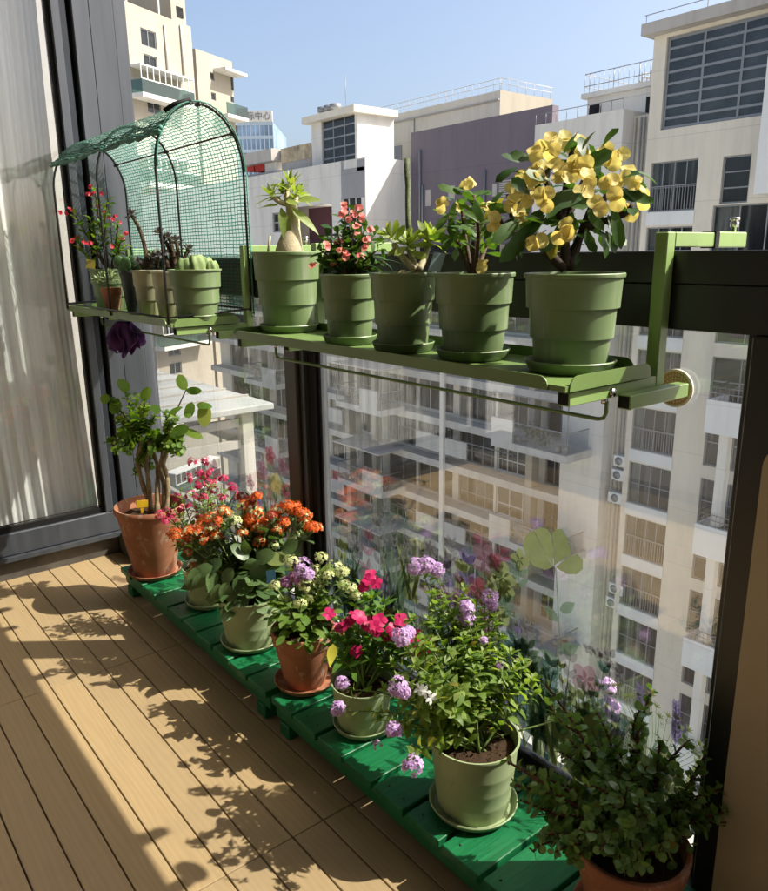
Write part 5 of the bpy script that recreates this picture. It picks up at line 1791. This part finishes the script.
# pale blue bay high on the right and balconies below it
w = MB(); w.box(D - 1.6, D - .005, 8.0, 14.75, 3.25, 11.6); w.build('bay', M['f_blue'], A)
for k in range(5):
    zb = -6.45 - 5.61 * k
    b = MB()
    b.box(D - 1.7, D - .01, 12.0, 15.75, zb, zb + .22)
    b.box(D - 1.7, D - 1.58, 12.0, 15.75, zb + .221, zb + 1.45)
    b.box(D - 1.579, D - .01, 15.63, 15.75, zb + .221, zb + 1.45)
    bo = b.build('balcony', M['f_blue'], A)
    b = MB()
    for z in (zb + 1.75, zb + 2.0):
        b.tube([(D - 1.64, 12, z), (D - 1.64, 15.69, z), (D - .05, 15.69, z)], .022, 5)
    for i in range(20): b.tube([(D - 1.64, 12 + i * .19, zb + 1.45), (D - 1.64, 12 + i * .19, zb + 2.0)], .012, 4)
    for i in range(14):
        b.lathe((D - 1.3 + rnd(-.2, .3), 12.3 + rnd(0, 3.2), zb + .5), [(0, 0), (.12, 0), (.16, .3), (0, .3)], 8)
    b.build('balcony_railing', M['f_frame'], bo)
    b = MB(); b.box(D - 1.5, D - 1.1, 14.75, 15.15, zb - 4.15, zb - .005); b.build('balcony_column', M['f_white'], bo)

# air conditioners on the pier and shaft
for (x, y, lab) in ((619, 462, 'highest white air conditioner outdoor unit of the upper stack beside the pipes'), (617, 476, 'middle white air conditioner outdoor unit of the upper stack beside the pipes'), (615, 499, 'lowest and widest white air conditioner outdoor unit of the upper stack beside the pipes'),
                    (614, 590, 'upper white air conditioner outdoor unit of the lower pair beside the pipes'), (611, 604, 'lower white air conditioner outdoor unit of the lower pair beside the pipes')):
    yy, zz = F(x, y, D - .1)
    r_ = empty('air_conditioner', (D + .1, yy, zz), lab, 'air conditioner', 'air conditioners on the wall opposite')
    s = 1.25 if y == 499 else 1.0
    m_ = MB(); m_.bbox(D + .02, D + .36, yy - .42 * s, yy + .42 * s, zz - .29, zz + .29, .03); m_.build('casing', M['ac'], r_)
    m_ = MB()
    m_.lathe((0, 0, 0), [(.0, 0), (.21, 0), (.21, .02), (.0, .02)], 20)
    m_.v = [(D + .018 - z, yy + .1 + x_, zz + y_) for x_, y_, z in m_.v]; m_.build('fan_grille', M['f_frame'], r_)
    m_ = MB()
    for q in (-.3, .3): m_.box(D + .0, D + .5, yy + q - .02, yy + q + .02, zz - .34, zz - .295)
    m_.build('bracket', M['f_frame'], r_)

# ---------------------------------------------------------------- wing with stacked balconies, left of the pier
B = empty('apartment_building', (34, 40, -36), 'white apartment wing with projecting balconies and dark glazing between its slabs', 'building')
XB = 32.75
fb = Face((XB, 0), (0, 1))
LEV = 2.805
holes = []
bays = [(24.4, 26.2), (26.8, 29.9), (30.1, 33.2), (33.75, 37.2), (37.35, 40.4), (41.1, 43.65), (44.3, 47.7), (48.2, 52.2), (52.4, 56.2), (57, 60.4), (60.6, 64)]
wins = []
for k in range(-1, 11):
    zb = -3.45 - LEV * k
    for (a, b) in bays:
        wins.append((a, b, zb + .12, zb + 2.25))
w = MB()
fb.wall(w, 24.31, 66, -36, .95, wins, .30)
w.box(XB + .31, XB + 10, 24.31, 66, -36, .95)
w.build('wall', M['f_warm'], B)
random.seed(77)
shown = [h for h in wins if h[3] < 1.2 and h[2] > -27 and h[0] < 58]
for i, h in enumerate(shown[:96]):
    fb.window(B, h, random.choice((2, 3, 3, 4)), random.choice((1, 2)), random.choice(('f_frame', 'f_frame', 'f_frame_w')), back=random.choice(('backing', 'f_dark', 'f_dark')), t=.08, rowfr=[.35])
w = MB()
for h in wins:
    if h in shown[:96]: continue
    w.quad(fb.P(h[0], h[2], -.2), fb.P(h[1], h[2], -.2), fb.P(h[1], h[3], -.2), fb.P(h[0], h[3], -.2))
w.build('dark_glazing', M['f_dark'], B)
w = MB()
for k in range(0, 12):
    zb = -3.45 - LEV * k
    w.box(D - .35, XB - .005, 24.31, 66, zb - .42, zb + .04)
w.build('floor_slabs', M['f_panel'], B)
w = MB()
for y in (33.30, 47.8):
    w.box(D - .55, D - .352, y, y + .34, -36, .9)
w.build('fin', M['f_white'], B)
for y in (26.25, 40.5, 43.7, 56.3):
    w = MB()
    for k in range(0, 11):
        zb = -3.45 - LEV * k
        w.box(D - .3, D + .3, y + .02, y + .50, zb - LEV + .042, zb - .422)
    w.build('column', M['f_cream'], B)


def balcony(y0, y1, zb, solid, roof=False, xf=D - 2.5):
    b = MB()
    b.box(xf, D - .36, y0, y1, zb - .40, zb)
    s0, s1 = solid
    b.box(xf, xf + .14, y0 + (y1 - y0) * s0, y0 + (y1 - y0) * s1, zb + .002, zb + 1.22)
    bo = b.build('balcony', M['f_panel'], B)
    b = MB()
    for (a, c) in ((0, s0), (s1, 1)):
        if c - a > .02:
            b.quad((xf + .03, y0 + (y1 - y0) * a, zb + .05), (xf + .03, y0 + (y1 - y0) * c, zb + .05), (xf + .03, y0 + (y1 - y0) * c, zb + 1.1), (xf + .03, y0 + (y1 - y0) * a, zb + 1.1))
    b.quad((xf + .13, y0 + .03, zb + .05), (D - .7, y0 + .03, zb + .05), (D - .7, y0 + .03, zb + 1.1), (xf + .13, y0 + .03, zb + 1.1))
    b.build('glass_panel', M['far_glass'], bo)
    b = MB()
    b.tube([(D - .7, y0 + .03, zb + 1.14), (xf + .05, y0 + .03, zb + 1.14), (xf + .05, y1 - .03, zb + 1.14), (D - .7, y1 - .03, zb + 1.14)], .035, 6)
    if roof:
        zt = zb + 2.62
        for y in (y0 + .03, y0 + (y1 - y0) * .5, y1 - .03): b.tube([(xf + .05, y, zb + 1.14), (xf + .05, y, zt)], .035, 6)
        b.tube([(D - .7, y0 + .03, zt), (xf + .05, y0 + .03, zt), (xf + .05, y1 - .03, zt)], .035, 6)
    n = int((y1 - y0) / 1.0)
    for i in range(n + 1):
        y = y0 + .05 + (y1 - y0 - .1) * i / n
        b.tube([(xf + .05, y, zb), (xf + .05, y, zb + 1.14)], .022, 5)
    b.build('balcony_railing', M['f_frame'], bo)
    if roof == 2:
        b = MB(); b.box(xf - .3, D - .62, y0 - .1, y1 + .1, zb + 2.64, zb + 2.74); b.build('canopy', M['f_conc'], bo)
    b = MB()
    for i in range(10):
        x, y = rnd(xf + .3, D - 1.0), rnd(y0 + .3, y1 - .3)
        b.lathe((x, y, zb + .002), [(0, 0), (.14, 0), (.2, .32), (0, .32)], 9)
    b.build('planters', M['f_conc'], bo)
    b = MB()
    for q in range(4):
        cx_, cy_ = rnd(xf + .4, D - 1.2), rnd(y0 + .5, y1 - .5)
        for i in range(45):
            b.leaf(Vector((cx_, cy_, zb + .55)) + rvec(.38), rvec(), UP, .22, .12, .3, .2, 'ovate', 2)
    b.build('balcony_plants', LF['euph_dark'], bo)


random.seed(31)
for k in range(5):
    zb = -8.75 - 2 * LEV * k
    balcony(22.3, 27.4, zb, (.70, 1.0), k == 0)
    balcony(37.2, 42.2, zb, (.0, .42) if k % 2 else (.05, .45), 2)
    balcony(50.5, 55.5, zb, (.0, .4), False)
# rail panels of the recessed loggias at the in-between floors
for k in range(5):
    zb = -11.58 - 2 * LEV * k + .34
    for (y0, y1, sol) in ((27.6, 33.25, (.66, 1)), (33.65, 38.0, (.0, .55)), (43, 47.7, (.3, .7))):
        b = MB(); b.box(D - .46, D - .36, y0 + (y1 - y0) * sol[0], y0 + (y1 - y0) * sol[1], zb + .025, zb + 1.1)
        bo = b.build('loggia_panel', M['f_panel'], B)
        b = MB(); b.tube([(D - .41, y0, zb + 1.12), (D - .41, y1, zb + 1.12)], .035, 6)
        n = int((y1 - y0) / .8)
        for i in range(n + 1):
            y = y0 + (y1 - y0) * i / n
            b.tube([(D - .41, y, zb), (D - .41, y, zb + 1.12)], .02, 5)
        b.build('loggia_railing', M['f_frame'], bo)
# upper storeys: white front volume, penthouse, grey-violet wall, long beige wall
XV = 29.3
YV = F(365, 155, XV)[0]
fv = Face((XV, 0), (0, 1))
ztop = F(365, 157, XV)[1]
log_ = fv.rect(287, 208, 333, 250)
wv_ = fv.rect(341, 197, 362, 240)
wl_ = fv.rect(272, 213, 283, 232)
w = MB()
fv.wall(w, YV, 74, -1.6, ztop, [log_, wv_, wl_], .3)
ev = Face((0, YV), (1, 0))
ev.wall(w, XV, 34.5, -1.6, ztop)
w.quad((XV, YV, ztop), (34.5, YV, ztop), (34.5, 74, ztop), (XV, 74, ztop)); w.quad((XV, YV, -1.6), (34.5, YV, -1.6), (34.5, 74, -1.6), (XV, 74, -1.6))
w.build('upper_wall', M['f_white'], B)
w = MB(); fv.slab(w, log_[0], log_[1], log_[2], log_[3], -1.9, -1.8); fv.slab(w, log_[0] - .05, log_[0], log_[2], log_[3], -1.79, -.31); w.build('loggia', M['f_maroon'], B)
fv.window(B, wv_, 3, 3, 'f_frame_w', back='f_dark', t=.10)
fv.window(B, wl_, 2, 2, 'f_frame', back='backing', t=.12)
w = MB(); q1 = fv.rect(341, 170, 364.6, 197); q2 = fv.rect(357, 160, 364.6, 170)
q3 = fv.rect(341, 161, 343.5, 170)
for q in (q1, q2, q3): fv.slab(w, q[0], q[1], q[2], q[3], .003, .02)
w.build('grey_patch', M['f_grey'], B)
XP = 30.6
fp = Face((XP, 0), (0, 1))
YP = F(357, 112, XP)[0]
zp = F(357, 113, XP)[1]
bw = fp.rect(321, 120, 355.5, 164)
yl_ = F(311, 125, XP)[0]
w = MB()
fp.wall(w, YP, yl_, ztop + .003, zp, [bw], .35)
Face((0, YP), (1, 0)).wall(w, XP, 33.6, ztop + .003, zp)
Face((0, yl_), (1, 0)).wall(w, XP, 33.6, ztop + .003, zp)
w.build('penthouse_wall', M['f_white'], B)
w = MB(); w.box(XP - .5, 33.7, YP - .35, yl_ + .4, zp + .002, zp + .42); w.build('penthouse_roof', M['f_warm'], B)
fp.window(B, bw, 3, 5, 'f_frame', back='f_dark', t=.12)
w = MB()
for i in range(3):
    y = F(316 + i * 6, 112, XP)[0]
    w.lathe((XP + .6, y, zp + .42), [(0, 0), (.22, 0), (.22, .25), (.40, .3), (.40, .62), (0, .62)], 10)
w.tube([(XP + .6, YP + 2, zp + .4), (XP + .6, YP + 2, zp + 2.6)], .02, 5)
w.build('roof_vents', M['f_frame'], B)
w = MB()
yb0 = 24.35; zt1 = F(577, 101, 33.0)[1]
w.box(33.0, 33.5, 26.92, YV - .003, -1.5, F(405, 134, 33.0)[1]); w.build('violet_wall', M['f_purple'], B)
f33 = Face((33.0, 0), (0, 1))
w = MB()
for (x, y0, y1) in ((421, 150, 240), (423.5, 185, 240), (486, 170, 240)):
    a = f33.px(x, y0); b = f33.px(x, y1)
    w.tube([(32.9, a[0], a[1]), (32.9, a[0], b[1])], .07, 8)
w.build('drain_pipe', M['f_frame'], B)
for r_ in ((426, 190, 431, 206), (449, 186, 455, 200), (493, 184, 497, 196)):
    m_ = MB(); q = f33.rect(*r_); f33.slab(m_, q[0], q[1], q[2], q[3], .004, .05); m_.build('vent_window', M['f_conc'], B)
m_ = MB(); q = f33.rect(500, 180, 513, 200)
for i in range(10):
    z = q[2] + (q[3] - q[2]) * i / 10
    f33.slab(m_, q[0], q[1], z, z + (q[3] - q[2]) * .06, .004, .06)
m_.build('louvre', M['f_conc'], B)
XL = 37.0
yL = F(500, 92, XL)[0]; zL = F(500, 90, XL)[1]
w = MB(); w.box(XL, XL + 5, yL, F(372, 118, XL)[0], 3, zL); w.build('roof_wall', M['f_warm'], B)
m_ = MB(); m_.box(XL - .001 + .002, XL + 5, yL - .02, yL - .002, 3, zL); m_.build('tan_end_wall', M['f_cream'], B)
w = MB()
for dz in (.4, .7): w.tube([(XL + .1, F(372, 118, XL)[0], zL + dz), (XL + .1, yL, zL + dz), (XL + 5, yL, zL + dz)], .018, 5)
for i in range(22):
    y = yL + i * .62; w.tube([(XL + .1, y, zL), (XL + .1, y, zL + .7)], .014, 4)
for i in range(7): w.tube([(XL + i * .8, yL, zL), (XL + i * .8, yL, zL + .7)], .014, 4)
w.build('roof_railing', M['f_conc'], B)
w = MB(); w.tube([(XL - .06, yL, zL - .55), (XL - .06, F(385, 120, XL)[0], zL - .55)], .06, 6); w.tube([(XL - .06, yL + 8, zL - .55), (XL - .06, yL + 8, 3)], .05, 6); w.build('roof_pipe', M['f_conc'], B)
fl_ = Face((XL, 0), (0, 1)); q = fl_.rect(386, 148, 402, 160)
m_ = MB(); fl_.slab(m_, q[0], q[1], q[2], q[3], .003, .04); m_.build('strip_window', M['far_glass'] if 0 else M['f_frame'], B)

# terrace beyond, with red awnings and a stone-topped wall
T_ = empty('terrace_building', (34, 80, -36), 'distant roof terrace with red cushions and a weathered stone wall beyond the white block', 'building')
ft = Face((31, 0), (0, 1))
q = ft.rect(281, 149, 311, 195)
m_ = MB(); ft.slab(m_, q[0], q[1], q[2], q[3], -.3, 0); m_.build('stone_wall', M['f_conc'], T_)
q = ft.rect(281, 149, 311, 158)
m_ = MB(); ft.slab(m_, q[0], q[1], q[2], q[3], .002, .04); m_.build('stone_coping', plain('weathered_stone', (.42, .35, .24), .9, .1, var=.5, scale=1.2, bump=.5, bd=.05), T_)
q = ft.rect(248, 176, 282, 195)
m_ = MB(); ft.slab(m_, q[0], q[1], q[2] - 4, q[3], -6, .3); m_.build('terrace_wall', M['f_conc'], T_)
q = ft.rect(248, 156, 281, 161)
m_ = MB(); ft.slab(m_, q[0], q[1], q[2], q[3], -5, .8); m_.build('terrace_roof', M['f_conc'], T_)
for r_ in ((249, 164, 256, 171), (257, 163, 266, 171)):
    q = ft.rect(*r_); m_ = MB(); ft.slab(m_, q[0], q[1], q[2], q[3], -.6, .2); m_.build('awning', M['red_roof'], T_)
q = ft.rect(267, 164, 279, 176)
m_ = MB(); ft.slab(m_, q[0], q[1], q[2], q[3], -.5, .2); m_.build('white_cabinet', M['f_white'], T_)

# ---------------------------------------------------------------- cream towers on the left and the glazed office block
def tower(name, label, corner, dep, U, w, dpt, ztop_, zbot, mat):
    O = atd(corner[0], corner[1], dep)
    r_ = empty(name, (O.x, O.y, zbot), label, 'building')
    fr = Face(O, U)
    V = Vector((-fr.U.y, fr.U.x, 0))
    if V.dot(fr.N) > 0: V = -V
    sd = Face(O, V)
    m_ = MB()
    return r_, fr, sd, V, m_


UC = (.90, .44)
O = atd(133, 100, 80)
C_ = empty('apartment_building', (O.x, O.y, -36), 'tall cream tower with green glass wrap-around balconies rising behind the greenhouse', 'building')
fr = Face(O, UC)
sd = Face(O, (-UC[1], UC[0]))
wR = fr.px(197, 120)[0]
zt = fr.px(133, 4)[1]
m_ = MB()
hs = [fr.rect(140, 27, 157, 50), fr.rect(143, 53, 158, 72), fr.rect(147, 110, 160, 122)]
FH = hs[0][2] - hs[1][2]
for k in range(2, 16):
    hs.append((hs[1][0], hs[1][1], hs[1][2] - FH * (k), hs[1][3] - FH * k))
hs = [hs[0], hs[1]] + hs[3:]
fr.wall(m_, 0, wR, -36, zt, hs, .35)
h2 = []
for k in range(-1, 14):
    h2.append((.8, 2.8, hs[1][2] - FH * k, hs[1][3] - FH * k))
    h2.append((4.2, 6.0, hs[1][2] - FH * k, hs[1][3] - FH * k))
sd.wall(m_, 0, 16, -36, zt, h2, .35)
for a, b in ((fr.P(wR, -36), fr.P(wR, zt)),):
    n_ = -fr.N * 16
    m_.quad(a, a + n_, b + n_, b)
m_.quad(fr.P(0, zt), fr.P(wR, zt), fr.P(wR, zt) - fr.N * 16, fr.P(0, zt) - fr.N * 16)
m_.build('wall', M['f_cream'], C_)
for h in hs: fr.window(C_, h, 2, 1, 'f_frame', back='f_dark', t=.12)
for h in h2: sd.window(C_, h, 2, 1, 'f_frame', back='f_dark', t=.12)
m_ = MB()
a = fr.px(172, 20); b = fr.px(195, 2)
fr.slab(m_, fr.px(176, 20)[0], wR, zt + .003, zt + 7, -7, -.6); m_.build('stair_tower', M['f_cream'], C_)
m_ = MB(); h = fr.rect(180, 5, 187, 18); fr.slab(m_, h[0], h[1], h[2], h[3], -.595, -.5); m_.build('window', M['f_dark'], C_)
m_ = MB()
for u in (0.5, 1.6, 2.7, 3.8, 4.9): fr.slab(m_, u, u + .2, zt + 2.2, zt + 2.5, -5, .3)
fr.slab(m_, 0, 5.6, zt + 1.95, zt + 2.18, -.2, 0)
for u in (.2, 5.2): fr.slab(m_, u, u + .25, zt + .003, zt + 1.94, -.25, -.01)
m_.build('pergola', M['f_conc'], C_)
for x in (166, 182):
    m_ = MB(); u = fr.px(x, 60)[0]; p0 = fr.P(u, fr.px(x, 75)[1], .15); p1 = fr.P(u, fr.px(x, 26)[1], .15); m_.tube([p0, p1], .12, 8); m_.build('drain_pipe', M['f_conc'], C_)
zb = fr.px(143, 101)[1]
u1 = fr.px(183, 100)[0]
for k in range(0, 6):
    z = zb - 4 * FH * k
    b = MB()
    fr.slab(b, -.4, u1, z, z + .45, .003, 1.8); sd.slab(b, .0, 9, z, z + .45, .003, .4)
    bo = b.build('balcony', M['f_white'], C_)
    b = MB()
    fr.slab(b, -.35, u1 - .05, z + .46, z + 1.75, 1.68, 1.74); fr.slab(b, u1 - .10, u1 - .05, z + .46, z + 1.75, .05, 1.66); sd.slab(b, .05, 9, z + .46, z + 1.75, .30, .36); fr.slab(b, -.35, -.29, z + .46, z + 1.75, .05, 1.66)
    b.build('glass_panel', M['green_glass'], bo)
    b = MB()
    fr.slab(b, -.38, u1, z + 1.76, z + 1.86, 1.66, 1.76); sd.slab(b, 0, 9, z + 1.76, z + 1.86, .28, .38)
    fr.slab(b, -.38, u1, z + 3.1, z + 3.25, .1, 1.78)
    n = 9
    for i in range(n + 1):
        u = -.38 + (u1 + .3) * i / n
        fr.slab(b, u, u + .07, z + 1.865, z + 3.095, 1.66, 1.75)
    b.build('balcony_frame', M['f_frame_w'], bo)
# AC cage beside the tower windows
m_ = MB()
for k in range(-1, 3):
    z = hs[1][2] - FH * k
    for j in range(4): sd.slab(m_, 6.6, 8.6, z + j * .6, z + j * .6 + .1, .01, .6)
    for u in (6.6, 8.5): sd.slab(m_, u, u + .1, z - .2, z + 2.4, .5, .605)
m_.build('louvre_cage', M['f_frame_w'], C_)

O2 = atd(200, 120, 96)
E_ = empty('apartment_building', (O2.x, O2.y, -36), 'lower cream tower with two small windows, just right of the tall cream tower', 'building')
fr2 = Face(O2, UC); sd2 = Face(O2, (-UC[1], UC[0]))
wE = fr2.px(235, 120)[0]
zE = fr2.px(205, 52)[1]
hs2 = [fr2.rect(210, 72, 214.5, 81), fr2.rect(211, 92, 216, 101), fr2.rect(230.5, 76, 234, 91), fr2.rect(230.5, 96, 234, 103)]
m_ = MB(); fr2.wall(m_, 0, wE, -36, zE, hs2, .4); sd2.wall(m_, 0, 14, -36, zE)
a, b = fr2.P(wE, -36), fr2.P(wE, zE); m_.quad(a, a - fr2.N * 14, b - fr2.N * 14, b)
m_.quad(fr2.P(0, zE), fr2.P(wE, zE), fr2.P(wE, zE) - fr2.N * 14, fr2.P(0, zE) - fr2.N * 14)
m_.build('wall', M['f_cream'], E_)
for h in hs2: fr2.window(E_, h, 1, 1, 'f_frame', back='f_dark', t=.1)
frd = Face(O2 + fr2.N * 2.0, UC)
m_ = MB(); q = frd.rect(226, 69.5, 247, 71.5); fr2.slab(m_, q[0], q[1], q[2], q[2] + .35, .005, 2.0); m_.build('canopy', M['f_white'], E_)
q = frd.rect(228, 116.5, 248.5, 118.5)
q = (q[0], q[1], q[2], q[2] + .4)
m_ = MB(); fr2.slab(m_, q[0], q[1], q[2], q[3], .005, 2.0); bo = m_.build('balcony', M['f_white'], E_)
m_ = MB(); fr2.slab(m_, q[0], q[1], q[3] + .01, q[3] + 1.4, 1.85, 1.95); fr2.slab(m_, q[1] - .1, q[1], q[3] + .01, q[3] + 1.4, .1, 1.84); m_.build('glass_panel', M['green_glass'], bo)
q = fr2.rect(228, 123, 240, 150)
m_ = MB(); fr2.slab(m_, q[0], q[1], q[2], q[3], -.3, -.2); m_.build('recess_shade_panel', M['f_dark'], E_)  # flat dark slab, its colour standing in for the shade of a recess

O3 = atd(241, 130, 210)
G_ = empty('office_building', (O3.x, O3.y, -36), 'distant blue glass office block with a white lettered band on its roof', 'building')
fr3 = Face(O3, (CR.x, CR.y))
wG = fr3.px(273, 130)[0]; zG = fr3.px(256, 122)[1]
m_ = MB(); fr3.slab(m_, -1, wG, -36, zG, -30, 0); m_.build('wall', plain('blue_glazing', (.22, .32, .44), .12, .6, var=.5, scale=.12), G_)
m_ = MB()
for i in range(9):
    u = -1 + (wG + 1) * i / 8; fr3.slab(m_, u - .12, u + .12, -36, zG, .005, .3)
for k in range(12):
    z = zG - k * 3.6; fr3.slab(m_, -1, wG, z - .9, z, .01, .2)
m_.build('mullions', plain('pale_mullion', (.42, .50, .58), .5), G_)
m_ = MB(); zS = fr3.px(256, 111)[1]; fr3.slab(m_, fr3.px(243, 115)[0], wG, zG + .01, zS, -.6, .4); sg = m_.build('sign_band', M['f_white'], G_)
tc = bpy.data.curves.new('sign_lettering', 'FONT'); tc.body = '国际中心'
to = bpy.data.objects.new('sign_lettering', tc); col.objects.link(to)
hgt = (zS - zG) * .78
tc.size = hgt * 1.02; tc.align_x = 'RIGHT'; tc.extrude = .05
tc.materials.append(plain('sign_grey', (.16, .17, .18), .6))
me_ = bpy.data.meshes.new_from_object(to.evaluated_get(bpy.context.evaluated_depsgraph_get()))
bpy.data.objects.remove(to)
to = bpy.data.objects.new('sign_lettering', me_); col.objects.link(to)
to.parent = sg
p = fr3.P(wG - .4, zG + hgt * .30, .50)
po = parent_world(sg)
right = fr3.U if fr3.U.dot(CR) > 0 else -fr3.U
to.matrix_local = Matrix.Translation(p - po) @ Matrix((right, UP, right.cross(UP))).transposed().to_4x4()

# ---------------------------------------------------------------- neighbour's glazed garden room, below and beyond the left pane
R_ = empty('garden_room', (2.4, 8.9, -4.5), 'white framed glazed garden room with a flat pale roof seen through the left pane', 'building')
zr = -.372
m_ = MB(); m_.bbox(-2.0, 4.07, 7.0, 10.9, zr - .07, zr, .01)
m_.build('roof', M['roof_panel'], R_)
m_ = MB()
for i in range(1, 7): m_.box(-2.0, 4.06, 7.0 + i * .55, 7.03 + i * .55, zr + .001, zr + .022)
m_.build('roof_seams', M['room_frame'], R_)
for (x, y) in ((3.78, 7.15), (1.9, 7.15), (0.2, 7.15), (3.78, 10.7)):
    m_ = MB(); m_.bbox(x - .07, x + .07, y - .07, y + .07, -4.5, zr - .075, .008); m_.build('post', M['room_frame'], R_)
m_ = MB()
for z in (-.80, -.56, -1.9): m_.box(-2, 3.70, 7.12, 7.18, z - .045, z + .045)
for z in (-.80, -1.9): m_.box(3.75, 3.81, 7.23, 10.62, z - .045, z + .045)
m_.build('beam', M['room_frame'], R_)
m_ = MB(); m_.quad((-2, 7.20, -4.5), (3.7, 7.20, -4.5), (3.7, 7.20, -.6), (-2, 7.20, -.6)); m_.build('glazing', M['far_glass'], R_)
m_ = MB(); m_.box(-2, 3.9, 10.95, 11.1, -4.5, -.5); m_.build('back_wall', M['room_frame'], R_)
m_ = MB(); m_.box(-3, 5, 6.9, 11.2, -4.7, -4.51); m_.build('floor_slab', M['room_frame'], R_)

# ------------------------------------------------------------------ light
SUN = Vector((.72, -.57, 1.0)).normalized()
EL = math.asin(SUN.z); AZ = math.atan2(SUN.x, SUN.y)
wd = bpy.data.worlds.new('World'); sc.world = wd; wd.use_nodes = True
nt = wd.node_tree
for n_ in list(nt.nodes): nt.nodes.remove(n_)
ow = nt.nodes.new('ShaderNodeOutputWorld'); bg = nt.nodes.new('ShaderNodeBackground'); sk = nt.nodes.new('ShaderNodeTexSky')
sk.sky_type = 'NISHITA'; sk.sun_disc = False; sk.sun_elevation = EL; sk.sun_rotation = AZ
sk.altitude = 50; sk.air_density = .9; sk.dust_density = 5.0; sk.ozone_density = 1.0
bg.inputs[1].default_value = .115
nt.links.new(sk.outputs[0], bg.inputs[0]); nt.links.new(bg.outputs[0], ow.inputs[0])
sd_ = bpy.data.lights.new('sun', 'SUN'); sd_.energy = 4.6; sd_.angle = radians(.53); sd_.color = (1.0, .94, .83)
so = bpy.data.objects.new('sun', sd_); col.objects.link(so)
so.rotation_euler = SUN.to_track_quat('Z', 'Y').to_euler()

sc.view_settings.view_transform = 'Standard'
sc.view_settings.look = 'None'
sc.view_settings.gamma = 1.0
sc.view_settings.exposure = 1.2
sc.view_settings.use_curve_mapping = False
sc.render.engine = 'CYCLES'
cy = sc.cycles
cy.max_bounces = 10; cy.diffuse_bounces = 5; cy.glossy_bounces = 4; cy.transmission_bounces = 6; cy.transparent_max_bounces = 24
cy.sample_clamp_indirect = 6.0
cy.caustics_reflective = False; cy.caustics_refractive = False
cy.use_denoising = True
try: cy.denoiser = 'OPENIMAGEDENOISE'
except Exception: pass
